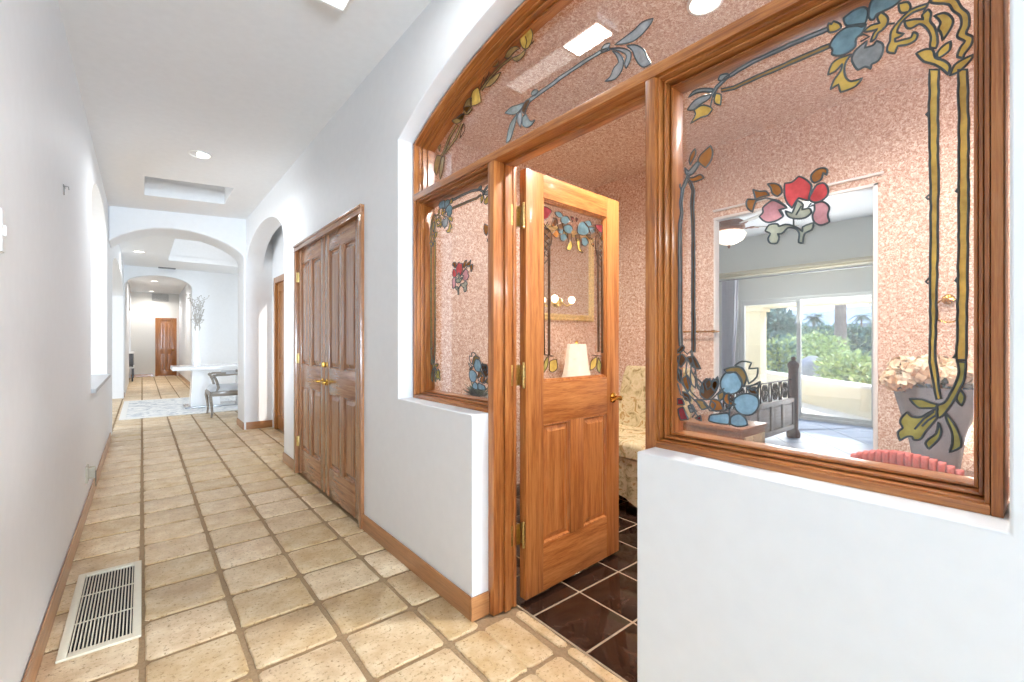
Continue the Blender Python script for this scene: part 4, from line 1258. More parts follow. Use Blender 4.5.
# vanity with planter vase, hydrangeas and red tub chair
VX0, VX1, VY0, VY1, VZ = 2.95, 3.48, -.55, oy0 - .04, .52
vn = thing('vanity_cabinet', 'low dark wooden cabinet under the hydrangea vase', 'cabinet', ((VX0 + VX1) / 2, (VY0 + VY1) / 2, 0))
m = MB().box(VX0, VX1, VY0, VY1, .08, VZ - .03, .004); m.box(VX0 + .05, VX1, VY0 + .02, VY1 - .02, 0, .08)
m.build('body', [DARKW], vn)
MB().box(VX0 - .02, VX1, VY0 - .02, VY1 + .02, VZ - .03, VZ, .008).build('worktop', [wood('cabinet_top', ('4A2A1E', '6B3E2A', '7E4C34'), 'Y', rough=.2)], vn)
for k in range(3):
    y0_ = VY0 + .03 + k * (VY1 - VY0 - .04) / 3; y1_ = y0_ + (VY1 - VY0 - .04) / 3 - .02
    dr = MB().box(VX0 - .014, VX0 - .0005, y0_, y1_, .12, VZ - .06, .004).build('door', [DARKW], vn)
    MB().ball((VX0 - .028, y1_ - .03, .42), .012).tube([(VX0 - .014, y1_ - .03, .42), (VX0 - .028, y1_ - .03, .42)], .005, 6).build('knob', [BRASS], dr)
vq = pD(936, 452, 2.30)
vx, vy = 3.20, vq.y * 3.20 / vq.x
vtop = EYE + (HZ - 386) / FPX * (vx * sin(YAW) + vy * cos(YAW))
VASE = plain('blue_grey_ceramic', '8E9AA6', rough=.25, vary=.12, bscale=14)
m = MB()
H_ = vtop - VZ
m.lathe([(.075, 0), (.085, .01), (.105, H_ * .35), (.15, H_ * .75), (.175, H_ * .97), (.178, H_), (.166, H_ - .006), (.14, H_ * .75), (.09, H_ * .3), (.001, H_ * .2)], (vx, vy, VZ), 36, cap=False)
tag(m.build('flower_vase', [VASE]), 'tall flared blue grey vase on the cabinet by the right stained glass pane', 'vase')
HYD = plain('peach_petal', 'F2D8B6', rough=.8, vary=.14, bscale=40)
HYD2 = plain('cream_petal', 'F8EBD2', rough=.8, vary=.1, bscale=40)
LEAFG = plain('dried_leaf', '7A7A4C', rough=.7, vary=.2)
rr = random.Random(5)
heads = [(-.20, .0, .03), (-.12, -.05, .075), (-.03, -.08, .05), (.06, -.06, .07), (.15, -.02, .055), (.21, .02, .02), (.0, .03, .10), (.10, .08, .09), (-.10, .07, .09)]
for k, (a, b, c) in enumerate(heads):
    hp = Vector((vx, vy, vtop + c)) + RT * a + FW * b
    t_ = thing('hydrangea', 'dried peach hydrangea head in the blue grey vase', 'flower', (hp.x, hp.y, hp.z - .05), group='dried hydrangeas in the vase')
    m = MB()
    for q_ in range(90):
        d = Vector((rr.gauss(0, 1), rr.gauss(0, 1), rr.gauss(0, 1) + .25)).normalized()
        p = hp + Vector((d.x * .066, d.y * .066, d.z * .052)) * rr.uniform(.72, 1.08)
        for s_ in range(4):
            v = d.orthogonal().normalized(); v = Matrix.Rotation(s_ * pi / 2 + q_, 3, d) @ v
            m.leaf(p, v + d * .35, d, .030, .026, 0 if q_ % 3 else 1)
    m.ball(hp, .040, (1, 1, .8), 2, 2)
    m.build('petals', [HYD, HYD2, LEAFG], t_)
    ax = Vector((vx, vy, vtop)); in_ = ax + (hp - ax) * .35; in_.z = vtop - .05
    m = MB().tube([hp - Vector((0, 0, .03)), in_, Vector((vx, vy, VZ + H_ * .35))], .004, 6)
    for s_ in range(2): m.leaf(hp - Vector((0, 0, .04)), (rr.uniform(-1, 1), rr.uniform(-1, 1), .3), (0, 0, 1), .09, .04)
    m.build('stem', [LEAFG], t_)

# red channel tufted vanity chair, its arched back towards the hall
RED = plain('red_velvet', 'C8645E', rough=.65, vary=.08, bscale=30)
ra, rb = pX(846, 460, 2.45).y, pX(961, 460, 2.45).y
rm, rw = (ra + rb) / 2, (ra - rb) / 2
rzt = pX(895, 453, 2.45).z
tc = thing('vanity_chair', 'red channel tufted vanity chair below the hydrangeas, only its arched back showing', 'chair', (2.65, rm, 0))
m = MB()
NB = 15
for k in range(NB):
    a, b = rm - rw + 2 * rw * k / NB, rm - rw + 2 * rw * (k + 1) / NB
    cY = (a + b) / 2; f_ = (cY - rm) / rw
    top = rzt - .055 * abs(f_) ** 2.2
    xb = 2.45 + .05 * f_ * f_
    L = []
    for z, g_ in ((.36, .7), (.40, 1), (top - .03, 1), (top - .008, .8), (top, .3)):
        hw = (b - a) / 2 * (.86 + .14 * g_)
        L.append([(xb + .025 - (.02 * g_) * sin(t), cY - hw * cos(t), z) for t in [pi * j / 8 for j in range(9)]] + [(xb + .06, cY + hw, z), (xb + .06, cY - hw, z)])
    m.loft(L)
m.build('backrest', [RED], tc)
m = MB().box(2.47, 2.90, rb + .0, ra - .0, .36, .47, .03)
m.build('seat', [RED], tc)
for xx in (2.50, 2.86):
    for yy in (rb + .04, ra - .04):
        MB().tube([(xx, yy, .37), (xx, yy, 0)], .019, 8, r1=.012).build('leg', [DARKW], tc)
# globe vanity light at the far right
gl = thing('vanity_light', 'vertical vanity light with white globes at the edge of the large pane', 'wall light', (BX - .02, .26, 1.0))
g0, g1 = pX(986, 388, BX - .12), pX(986, 441, BX - .12)
gy = g0.y - .02
MB().box(BX - .03, BX - .001, gy - .05, gy + .05, g1.z - .1, g0.z + .12, .006).build('back_plate', [BRASS], gl)
for z in (g0.z, g1.z):
    MB().ball((BX - .12, gy, z), .055, sub=3).build('globe', [emis('globe_glow', 'FFF4E8', 14.0)], gl)
    MB().tube([(BX - .03, gy, z), (BX - .075, gy, z)], .02, 10).build('socket', [BRASS], gl)

# potted plant behind the side light
pq = pD(479, 393, 2.55)
pl = thing('potted_plant', 'white footed planter with dark leaves behind the side light', 'plant', (pq.x, pq.y, .83))
pz = .83
st = thing('plant_stand', 'slim dark plant stand behind the side light', 'plant stand', (pq.x, pq.y, 0))
MB().lathe([(.001, .80), (.15, .80), (.155, .81), (.15, .83), (.001, .83)], (pq.x, pq.y, 0), 24).build('top', [DARKW], st)
MB().lathe([(.12, 0), (.11, .03), (.03, .08), (.025, .4), (.035, .75), (.06, .80)], (pq.x, pq.y, 0), 18).build('pedestal', [DARKW], st)
MB().lathe([(.055, 0), (.06, .006), (.085, .05), (.098, .088), (.1, .092), (.092, .09), (.08, .05), (.001, .04)], (pq.x, pq.y, pz), 28, flute=14, amp=.02, cap=False).build('pot', [WHITE], pl)
m = MB()
for k in range(46):
    t = rr.uniform(0, 2 * pi); e = rr.uniform(.2, 1.1)
    m.leaf((pq.x, pq.y, pz + .07), (cos(t), sin(t), e), (0, 0, 1), rr.uniform(.07, .14), .04)
m.build('foliage', [plain('ivy_leaf', '48583C', rough=.5, vary=.2)], pl)

# ================================================================ BEDROOM AND GARDEN, built behind the wall for a reflection in the pane
SX = 8.03
BWALL = plain('bedroom_wall_paint', 'DCDDD6', rough=.7, vary=.01)
m = MB()
s2 = .46
rot = Matrix.Translation((6, 1.5, 0)) @ Matrix.Rotation(radians(38), 4, 'Z')
# diagonal tiles clipped to the room by their centres
for i in range(-12, 13):
    for j in range(-12, 13):
        c = rot @ Vector((i * s2, j * s2, 0))
        if 3.3 < c.x < 8.35 and -3.2 < c.y < 6.3:
            m.box(i * s2 + .004, (i + 1) * s2 - .004, j * s2 + .004, (j + 1) * s2 - .004, -.0075, 0, M=rot)
o = structure('floor_bedroom', m, [BTILE], 'pale blue grey diagonal tile floor of the bedroom', smooth=False)
for v in o.data.vertices:
    wx = v.co.x + o.location.x
    if wx < 3.505: v.co.x = 3.505 - o.location.x
    if wx > 8.12: v.co.x = 8.12 - o.location.x
MB().box(3.5, 8.15, -3.1, 6.1, -.05, -.006).build('floor_bedroom_grout', [plain('slate_grout', '7C8894', rough=.9)])['kind'] = 'structure'
sy0, sy1 = .75, pX(738, 340, SX).y
ym = pX(797.5, 360, SX).y
zs = (pX(728, 303, SX).z + pX(877, 289, SX).z) / 2
zl = (pX(742, 273, SX).z + pX(877, 256, SX).z) / 2
zw = pX(800, 229, SX).z
m = MB()
m.slab([(-3, 0), (sy0, 0), (sy0, zs + .0), (sy1, zs), (sy1, 0), (6, 0), (6, 3.3), (-3, 3.3)], 'X', SX, SX + .16)
structure('wall_bedroom_garden', m, [BWALL], 'pale bedroom wall above the sliding glass door', smooth=False)
m = MB(); m.box(3.53, SX + .16, 6, 6.15, 0, 3.4); m.box(3.53, SX + .16, -3.15, -3, 0, 3.4)
m.box(3.53, 3.56, -3, BY0, 0, 3.4); m.box(3.53, 3.56, BY1, 6, 0, 3.4); m.box(3.53, 3.56, BY0, BY1, BZ, 3.4); m.box(3.53, 3.56, BY0, oy0, 0, BZ); m.box(3.53, 3.56, oy1, BY1, 0, BZ); m.box(3.53, 3.56, oy0, oy1, oz, BZ)
structure('wall_bedroom', m, [BWALL], smooth=False)
m = MB().slab([(3.55, 3.32), (SX + .2, zw), (SX + .2, zw + .15), (3.55, 3.5)], 'Y', -3.2, 6.2)
structure('ceiling_bedroom', m, [CEIL], 'white sloping bedroom ceiling', smooth=False)
LEDGE = plain('beige_valance', 'CFC6AC', rough=.5, vary=.03)
m = MB(); m.box(SX - .16, SX, sy0 - .25, sy1 + .35, zl - .05, zl, .006); m.box(SX - .12, SX, sy0 - .25, sy1 + .35, zl - .08, zl - .05, .004)
structure('trim_5', m, [LEDGE], 'beige ledge on the wall above the sliding door')
rod = MB().tube([(SX - .20, sy0 - .2, zl - .14), (SX - .20, sy1 + .3, zl - .14)], .012, 10)
for y in (sy0 - .1, ym, sy1 + .2): rod.tube([(SX - .20, y, zl - .14), (SX - .001, y, zl - .11)], .01, 8)
tag(rod.build('curtain_rod', [GREYM]), 'thin metal curtain rod above the sliding door', 'curtain rod')
# sliding door
sl = tag(empty('window_6', (SX + .05, (sy0 + sy1) / 2, 0)), 'sliding glass door to the patio with white frames', None, None, 'structure')
ALU = plain('pale_aluminium', 'DCDDD8', rough=.4, vary=.01)
m = MB(); ring(m, sy0, sy1, -.01, zs, .05, SX + .02, SX + .14, 0, 0)
m.build('outer_frame', [ALU], sl)
for k, (a, b, x) in enumerate(((ym - .03, sy1 - .04, SX + .03), (ym - 1.0, ym + .04, SX + .085), (sy0 + .04, ym - .93, SX + .03))):
    m = MB(); ring(m, a, b, .03, zs - .04, .055, x, x + .045, 0, 0)
    fr = m.build('sliding_panel', [ALU], sl)
    MB().box(x + .018, x + .024, a + .05, b - .05, .08, zs - .09).build('glass', [GLASS], fr, smooth=False)
# sheer curtain bunched at the far side
m = MB()
cy0, cy1 = pX(738, 340, SX - .2).y, pX(722, 340, SX - .2).y
N = 44
def cur(z, sq):
    return [(SX - .2 + .035 * sin(k / N * 2 * pi * 6) * (1 if True else 0), cy0 + sq + (cy1 - cy0 - sq) * k / N, z) for k in range(N + 1)]
fwd = [cur(zl - .15, 0), cur(1.6, .02), cur(1.0, .06), cur(.05, .03)]
full = [a + [(p[0] + .006, p[1], p[2]) for p in reversed(a)] for a in fwd]
m.loft(full)
tag(m.build('curtain', [plain('sheer_lilac_grey', 'C9C9D2', rough=.9, vary=.02)]), 'pale grey curtain gathered at the side of the sliding door', 'curtain')

# bed with panelled footboard and iron scrollwork
FY = 2.17
fx1 = pY(792, 400, FY).x
fx0 = fx1 - 2.06
bed = thing('bed', 'wooden bed with panelled footboard and iron scrollwork seen through the large pane', 'bed', ((fx0 + fx1) / 2, FY + 1.05, 0))
BEDW = wood('bed_wood', ('6A5A56', '85746E', '98877F'), 'X', rough=.55, coat=0)
POSTW = wood('bed_post_wood', ('3E2622', '58382F', '6B483C'), 'Z', rough=.7, coat=0)
zt_, zi_, zb2 = pY(789, 398, FY).z, pY(789, 380, FY).z, pY(789, 429.5, FY).z
m = MB()
m.box(fx0, fx1, FY - .03, FY + .03, zt_ - .05, zt_, .006); m.box(fx0, fx1, FY - .03, FY + .03, zb2, zb2 + .06, .006)
n_ = 6
for k in range(n_ + 1):
    x = fx0 + (fx1 - fx0) * k / n_
    m.box(x - .035, x + .035, FY - .028, FY + .028, zb2 + .05, zt_ - .04, .004)
m.box(fx0, fx1, FY - .008, FY + .012, zb2 + .05, zt_ - .04)
m.build('footboard', [BEDW], bed)
for k in range(n_):
    a, b = fx0 + (fx1 - fx0) * k / n_ + .05, fx0 + (fx1 - fx0) * (k + 1) / n_ - .05
    MB().box(a, b, FY - .018, FY + .0, zb2 + .08, zt_ - .075, .008).build('panel', [BEDW], bed)
m = MB()
IRON = plain('wrought_iron', '3A2A26', rough=.5, metal=.5)
m.tube([(fx0, FY, zi_), (fx1, FY, zi_)], .009, 8)
zc, hz = (zi_ + zt_) / 2, (zi_ - zt_) / 2
x = fx0 + .10; k = 0
while x < fx1 - .06:
    s_ = 1 if k % 2 else -1
    for sg in (-1, 1):
        pts = []
        for j in range(20):
            t = j / 19 * 2.3 * pi
            r = hz * .58 * (1 - .68 * j / 19)
            pts.append((x + s_ * (.042 - r * .75 * cos(t)), FY, zc + sg * (hz * .45 - r * sin(t + .2)) ))
        m.tube(pts, .011, 6)
    m.tube([(x - .05 * s_, FY, zt_), (x - .035 * s_, FY, zc), (x - .05 * s_, FY, zi_)], .010, 6)
    x += .15; k += 1
m.build('scrollwork', [IRON], bed)
for px_ in (fx0 - .04, fx1 + .045):
    pr = [(.075, 0), (.08, .05), (.065, .09), (.05, .11), (.055, .16), (.055, zb2), (.058, zt_), (.055, .88), (.066, .90), (.066, .94), (.05, .96), (.02, .985), (.028, 1.0), (.024, 1.025), (.002, 1.035)]
    MB().lathe(pr, (px_, FY, 0), 20).build('bedpost', [POSTW], bed)
for px_ in (fx0, fx1 - .04): MB().box(px_, px_ + .04, FY + .03, FY + 2.05, .2, .38, .005).build('side_rail', [BEDW], bed)
MB().box(fx0 + .05, fx1 - .05, FY + .06, FY + 2.03, .22, .52, .06).build('mattress', [plain('bed_linen', 'D9DDE4', rough=.9, vary=.02)], bed)
MB().box(fx0, fx1, FY + 2.05, FY + 2.12, .2, 1.15, .03).build('headboard', [BEDW], bed)

# ceiling fan with light bowl
fq = pD(729, 232, 4.9)
fn = thing('ceiling_fan', 'ceiling fan with fluted light bowl in the bedroom beyond the large pane', 'ceiling fan', (fq.x, fq.y, fq.z))
zr = 3.32 + (fq.x - 3.55) / (SX + .2 - 3.55) * (zw - 3.32)
FANB = plain('antique_copper', '8E5F48', rough=.35, metal=.7)
m = MB().lathe([(.13, -.0), (.16, .04), (.15, .10), (.09, .14), (.05, .15)], (fq.x, fq.y, fq.z), 28); m.tube([(fq.x, fq.y, fq.z + .15), (fq.x, fq.y, zr)], .016, 10); m.lathe([(.075, -.07), (.06, 0)], (fq.x, fq.y, zr + .0), 20)
m.build('motor', [FANB], fn)
m = MB().lathe([(.145, 0), (.165, -.03), (.14, -.09), (.07, -.13), (.012, -.145), (.001, -.145)], (fq.x, fq.y, fq.z), 48, flute=16, amp=.03, cap=False)
m.build('light_bowl', [plain('frosted_glass', 'E6DCD2', rough=.25, vary=.02, emit='FFF2E0', es=.8)], fn)
MB().lathe([(.012, 0), (.018, -.015), (.002, -.04)], (fq.x, fq.y, fq.z - .143), 12).build('finial', [FANB], fn)
for k in range(5):
    a = radians(-48 + 72 * k)
    Mb = Matrix.Translation((fq.x, fq.y, fq.z + .06)) @ Matrix.Rotation(a, 4, 'Z')
    m = MB()
    m.prism([(.24, -.055), (.30, -.065), (.62, -.075), (.68, -.06), (.70, 0), (.68, .06), (.62, .075), (.30, .065), (.24, .055)], lambda p: Mb @ Vector((p[0], p[1], -.02 + p[1] * .2)), lambda p: Mb @ Vector((p[0], p[1], -.012 + p[1] * .2)))
    bl = m.build('blade', [plain('fan_blade', 'C9C2B8', rough=.4, vary=.03)], fn)
    m = MB().tube([Mb @ Vector(p) for p in ((.13, 0, 0), (.18, .03, -.02), (.22, -.02, -.02), (.30, 0, -.02))], .008, 6)
    m.tube([Mb @ Vector((.235 + .03 * cos(t), .03 * sin(t), -.018)) for t in [2 * pi * j / 12 for j in range(12)]], .006, 6, closed=True)
    m.build('blade_iron', [FANB], bl)

# patio, low garden wall, column and roof edge
MB().box(SX + .14, 40, -14, 26, -.12, -.03).build('patio', [PATIO])['kind'] = 'structure'
bpy.data.objects['patio']['label'] = 'pale concrete patio outside the sliding door'
wa, wb = pZ(803, 401), pZ(874, 418)
d_ = (wb - wa); d_.z = 0; d_.normalize(); nn_ = Vector((d_.y, -d_.x, 0))
if nn_.x < 0: nn_ = -nn_
p0, p1 = wa - d_ * 3.0, wb + d_ * 3.2
m = MB()
def quad(a, b, t, o=0): return [(a.x - nn_.x * o, a.y - nn_.y * o), (b.x - nn_.x * o, b.y - nn_.y * o), (b.x + nn_.x * t, b.y + nn_.y * t), (a.x + nn_.x * t, a.y + nn_.y * t)]
m.slab(quad(p0, p1, .22), 'Z', -.05, .45)
gw = m.build('garden_wall', [STUCCO], smooth=False)
tag(gw, 'low cream stucco garden wall running diagonally outside the sliding door', 'wall', None, 'structure')
MB().slab(quad(p0, p1, .25, .03), 'Z', .45, .50).build('wall_cap', [plain('pale_cap', 'EFEAE0', rough=.7, vary=.02)], gw, bevel=.008)
m = MB()
cq0, cq1 = pX(741, 340, 9.6), pX(763.5, 340, 9.6)
czt = pX(752, 309, 9.6).z
m.box(9.45, 9.75, cq1.y, cq0.y, -.03, czt, .01); m.box(9.40, 9.80, cq1.y - .05, cq0.y + .05, czt - .07, czt, .01)
tag(m.build('patio_column', [STUCCO]), 'square cream column of the patio roof', 'column', None, 'structure')
m = MB(); m.box(9.4, 9.8, -1.0, 6.4, czt, czt + .26, .01); m.box(9.3, 9.9, -1.0, 6.4, czt + .26, czt + .32)
tag(m.build('patio_roof', [STUCCO]), 'cream patio roof beam over the column', 'roof', None, 'structure')

def leafmat(name, h): return plain(name, h, rough=.6, vary=.35, bscale=6)
LG = [leafmat('leaf_yellow_green', 'C3D48E'), leafmat('leaf_olive', 'A5BA8C'), leafmat('leaf_blue_green', '85A59C'), leafmat('leaf_dark', '6C8C80')]
BARK = plain('palm_bark', '8D8078', rough=.9, bump=.6, bscale=12, vary=.25)
def foliage(mb, c, r, n, L, W, mis, sc=(1, 1, 1), seed=0):
    q = random.Random(seed)
    for k in range(n):
        d = Vector((q.gauss(0, 1), q.gauss(0, 1), q.gauss(0, 1))).normalized()
        rad = r * q.uniform(.55, 1.0) * (1 + .18 * sin(d.x * 7 + seed) * cos(d.z * 6 + d.y * 5))
        p = Vector(c) + Vector((d.x * sc[0], d.y * sc[1], d.z * sc[2])) * rad
        v = (d + Vector((q.gauss(0, .7), q.gauss(0, .7), q.gauss(0, .7)))).normalized()
        mb.leaf(p, v, (q.gauss(0, 1), q.gauss(0, 1), q.gauss(0, 1)), L * q.uniform(.7, 1.3), W, mis[k % len(mis)])
def shrub(x, y, z0, r, h, mis, label, seed, L=.16, W=.08, n=1500, name='shrub', cat='shrub', group=None):
    t_ = thing(name, label, cat, (x, y, z0), group=group)
    m = MB()
    q = random.Random(seed)
    for k in range(5):
        a = 2 * pi * k / 5
        foliage(m, (x + .45 * r * cos(a), y + .45 * r * sin(a), z0 + h * q.uniform(.45, .68)), r * .62, n // 6, L, W, mis, (1, 1, h / r * .52), seed + k)
    foliage(m, (x, y, z0 + h * .62), r * .7, n // 5, L, W, mis, (1, 1, h / r * .5), seed + 9)
    m.build('foliage', LG, t_, smooth=False)
    m = MB()
    for k in range(6):
        a = 2 * pi * k / 6
        m.tube([(x + .04 * cos(a), y + .04 * sin(a), z0), (x + .3 * r * cos(a), y + .3 * r * sin(a), z0 + h * .5)], .03, 6, r1=.012)
    m.build('stem', [BARK], t_)
def gpos(px_, D): 
    q = pD(px_, 342, D); return q.x, q.y
def at_shrub(px_, ytop, D, wpx, mis, label, seed, **kw):
    x, y = gpos(px_, D)
    h = EYE + (HZ - ytop) / FPX * D + .05
    shrub(x, y, -.05, wpx / FPX * D / 2, h, mis, label, seed, **kw)
at_shrub(817, 330, 14.6, 60, [0, 1, 0], 'yellow green shrub behind the low garden wall by the door mullion', 11)
at_shrub(853, 352, 9.8, 62, [0, 0, 1], 'bright rounded shrub just behind the low garden wall under the palm trunk', 12)
at_shrub(781, 336, 12.5, 36, [1, 2, 0], 'grey green shrub between the patio column and the door mullion', 13)
at_shrub(775, 306, 20, 46, [3, 2, 3], 'dark round tree beyond the patio column', 14, L=.3, W=.15, n=2400, name='garden_tree', cat='tree')
at_shrub(884, 360, 11, 30, [1, 0, 2], 'olive shrub at the right end of the view through the sliding door', 15)
# clipped hedge
hx0 = gpos(800, 24); hx1 = gpos(905, 24)
m = MB()
q = random.Random(4)
for k in range(5200):
    f_ = q.random(); z = q.uniform(0, 1.95 + .15 * sin(f_ * 40)); dep = q.uniform(-.5, .5)
    p = Vector((hx0[0] + (hx1[0] - hx0[0]) * f_ + dep, hx0[1] + (hx1[1] - hx0[1]) * f_, z))
    m.leaf(p, (q.gauss(-.5, .7), q.gauss(-.3, .7), q.gauss(.4, .6)), (q.gauss(0, 1), q.gauss(0, 1), q.gauss(0, 1)), .26, .15, q.choice((2, 3, 3, 2, 1)))
c_ = Vector(((hx0[0] + hx1[0]) / 2, (hx0[1] + hx1[1]) / 2, 0))
tag(m.build('hedge', LG, smooth=False), 'tall blue green hedge along the far side of the garden', 'hedge')
# rocks
def rock(px_, py_, D, r, label, seed, sc=(1, 1, .8)):
    p = pD(px_, py_, D)
    m = MB(); m.ball((0, 0, 0), r, sc, 3)
    q = random.Random(seed); ks = [Vector((q.gauss(0, 1), q.gauss(0, 1), q.gauss(0, 1))) for _ in range(7)]
    for v in m.bm.verts:
        d = v.co.normalized(); s_ = 1 + .09 * sum(max(-.5, min(.5, d.dot(k))) for k in ks)
        v.co = Vector((v.co.x * s_ + p.x, v.co.y * s_ + p.y, max(-.05, v.co.z * s_ + p.z)))
    tag(m.build('boulder', [plain('grey_boulder', 'A9ABB4', rough=.9, bump=.6, bscale=5, vary=.2)]), label, 'rock')
rock(812, 371, 11.3, .34, 'large grey boulder behind the low garden wall beside the mullion', 1, (1.2, 1, 1.1))
rock(834, 376, 12.6, .28, 'smaller grey boulder behind the bright rounded shrub', 2, (1.1, 1, .9))
# far wall of the garden and palms
fw0 = gpos(842, 19); fw1 = gpos(900, 19)
m = MB(); dv = Vector((fw1[0] - fw0[0], fw1[1] - fw0[1], 0)).normalized()
pm = Vector((fw0[0], fw0[1], 0)) + dv * 1.3
pts = [pm, pm + dv * 4, pm + dv * 4 + Vector((.3, .2, 0)), pm + Vector((.3, .2, 0))]
m.slab([(a.x, a.y) for a in pts], 'Z', -.05, .62)
tag(m.build('planter_wall', [plain('rose_block', 'A79A9C', rough=.9, vary=.1)]), 'rose grey planter wall at the right of the garden', 'wall')
FROND = leafmat('palm_frond', '6F8A70')
def palm(px_, D, top, wtrunk, crown, label, seed, n=26, drop=.5):
    x, y = gpos(px_, D)
    t_ = thing('palm_tree', label, 'palm tree', (x, y, -.05))
    zt = EYE + (HZ - top) / FPX * D
    r = wtrunk / FPX * D / 2
    m = MB()
    K = 26
    L = []
    for k in range(K + 1):
        z = -.05 + (zt + .05) * k / K
        rr_ = r * (1.12 - .2 * k / K) * (1 + .06 * (k % 2))
        L.append([(x + rr_ * cos(2 * pi * j / 14), y + rr_ * sin(2 * pi * j / 14), z) for j in range(14)])
    m.loft(L); m.build('trunk', [BARK], t_)
    q = random.Random(seed)
    m = MB()
    for k in range(n):
        a = q.uniform(0, 2 * pi); e = q.uniform(-.5, 1.0)
        d = Vector((cos(a), sin(a), 0)); Lg = crown * q.uniform(.8, 1.1)
        prev = Vector((x, y, zt))
        for j in range(1, 9):
            f_ = j / 8
            p = Vector((x, y, zt)) + d * Lg * f_ * cos(e * .6) + Vector((0, 0, Lg * (e * f_ - drop * f_ * f_ * 1.3)))
            t = (p - prev).normalized(); s_ = t.cross(Vector((0, 0, 1)));
            if s_.length < .05: s_ = Vector((1, 0, 0))
            s_.normalize()
            for sg in (-1, 1):
                for h_ in (0, .5):
                    m.leaf(prev + (p - prev) * h_, (s_ * sg + t * .7 + Vector((0, 0, -.35))), Vector((0, 0, 1)), crown * .36 * (1.15 - f_ * .6), crown * .05)
            prev = p
    m.build('fronds', [FROND], t_, smooth=False)
palm(840.5, 16.8, 273, 9.5, 1.5, 'tall palm whose thick trunk stands behind the bright rounded shrub', 3, 24)
palm(814, 42, 318, 3.0, 1.25, 'small bushy fan palm above the hedge by the mullion', 5, 34, .45)
palm(861.5, 60, 316, 1.6, 1.5, 'thin distant palm above the hedge at the right of the thick trunk', 7, 24, .6)
# mountains
m = MB()
q = random.Random(8)
Lp, Up = [], []
for k in range(80):
    a = -60 + 150 * k / 79
    an = radians(a)
    R_ = 420
    hgt = 23 + 7 * sin(k * .33 + 1) + 4 * sin(k * .9) + q.uniform(-1.2, 1.2)
    Lp.append([(R_ * cos(an), R_ * sin(an), -8), (R_ * cos(an) - 14 * cos(an), R_ * sin(an) - 14 * sin(an), hgt * .5), (R_ * cos(an) + 30 * cos(an), R_ * sin(an) + 30 * sin(an), hgt), (R_ * cos(an) + 80 * cos(an), R_ * sin(an) + 80 * sin(an), -8)])
m.loft(Lp, cap=False, closed=False)
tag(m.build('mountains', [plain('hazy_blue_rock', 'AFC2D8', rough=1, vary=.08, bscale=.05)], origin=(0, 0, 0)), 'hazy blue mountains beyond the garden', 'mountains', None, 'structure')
MB().box(40, 430, -400, 400, -.4, -.1).build('garden_ground', [plain('dry_ground', 'B8AC90', rough=1, vary=.1, bscale=.6)])['kind'] = 'structure'
MB().box(-60, -5.2, -40, 60, -.3, -.15).build('yard_ground', [plain('yard_gravel', 'B9B2A4', rough=1, vary=.1, bscale=2)])['kind'] = 'structure'

# ================================================================ HALL AND FOYER THINGS
# floor register
v = [(-.252, 2.412), (-.002, 2.412), (-.002, 3.235), (-.252, 3.235)]
vt = thing('floor_register', 'long cream metal floor vent with dark slots beside the left wall', 'floor vent', (-.127, 2.82, 0))
x0, x1, y0, y1 = -.254, -.002, 2.41, 3.235
m = MB(); fwid = .030
m.box(x0, x0 + fwid, y0, y1, .0006, .011, .003); m.box(x1 - fwid, x1, y0, y1, .0006, .011, .003)
m.box(x0 + fwid, x1 - fwid, y0, y0 + fwid * 1.3, .0006, .011, .003); m.box(x0 + fwid, x1 - fwid, y1 - fwid * 1.3, y1, .0006, .011, .003)
m.build('frame', [CREAM], vt)
MB().box(x0 + .01, x1 - .01, y0 + .01, y1 - .01, .0003, .0016).build('dark_duct_plate', [BLACK], vt, smooth=False)  # black plate on the tiles paints the shade inside the duct
n_ = 16
for k in range(n_):
    x = x0 + fwid + (x1 - x0 - 2 * fwid) * (k + .5) / n_
    MB().box(x - .0024, x + .0024, y0 + .035, y1 - .035, .002, .0095, .001).build('louvre', [CREAM], vt)
for f_ in (.34, .67): MB().box(x0 + .02, x1 - .02, y0 + (y1 - y0) * f_ - .003, y0 + (y1 - y0) * f_ + .003, .002, .0062, .001).build('cross_bar', [CREAM], vt)

# wall pieces on the left wall
hk = pX(63, 189, XL)
m = MB().tube([(XL, hk.y, hk.z + .015), (XL + .02, hk.y, hk.z + .015), (XL + .022, hk.y, hk.z)], .0022, 6); m.tube([(XL + .004, hk.y - .03, hk.z + .016), (XL + .004, hk.y + .05, hk.z + .018)], .002, 6); m.tube([(XL + .004, hk.y, hk.z + .02), (XL + .004, hk.y, hk.z - .03)], .0025, 6)
tag(m.build('picture_hook', [GREYM]), 'small bare picture hook high on the left wall', 'hook')
ok = pX(86, 474, XL)
vo = thing('wall_inlet', 'small beige vacuum inlet with its flap hanging, low on the left wall', 'wall inlet', (XL, ok.y, ok.z))
MB().box(XL, XL + .012, ok.y - .05, ok.y + .05, ok.z - .06, ok.z + .06, .003).build('plate', [plain('aged_beige', 'B7AE9B', rough=.5)], vo)
MB().box(XL + .012, XL + .05, ok.y - .035, ok.y + .035, ok.z - .03, ok.z + .045, .006).build('box', [plain('tan_plastic', 'A39A86', rough=.5)], vo)
MB().box(XL + .05, XL + .056, ok.y - .04, ok.y - .01, ok.z - .09, ok.z + .02, .002).build('flap', [plain('dark_plastic', '5F574A', rough=.5)], vo)
sw_ = pX(1.5, 232, XL)
m = MB().box(XL, XL + .008, sw_.y - .045, sw_.y + .0, sw_.z - .06, sw_.z + .06, .003); m.box(XL + .008, XL + .014, sw_.y - .03, sw_.y - .015, sw_.z - .015, sw_.z + .015, .002)
tag(m.build('wall_plate', [WHITE]), 'white wall plate at the near end of the left wall', 'wall plate')

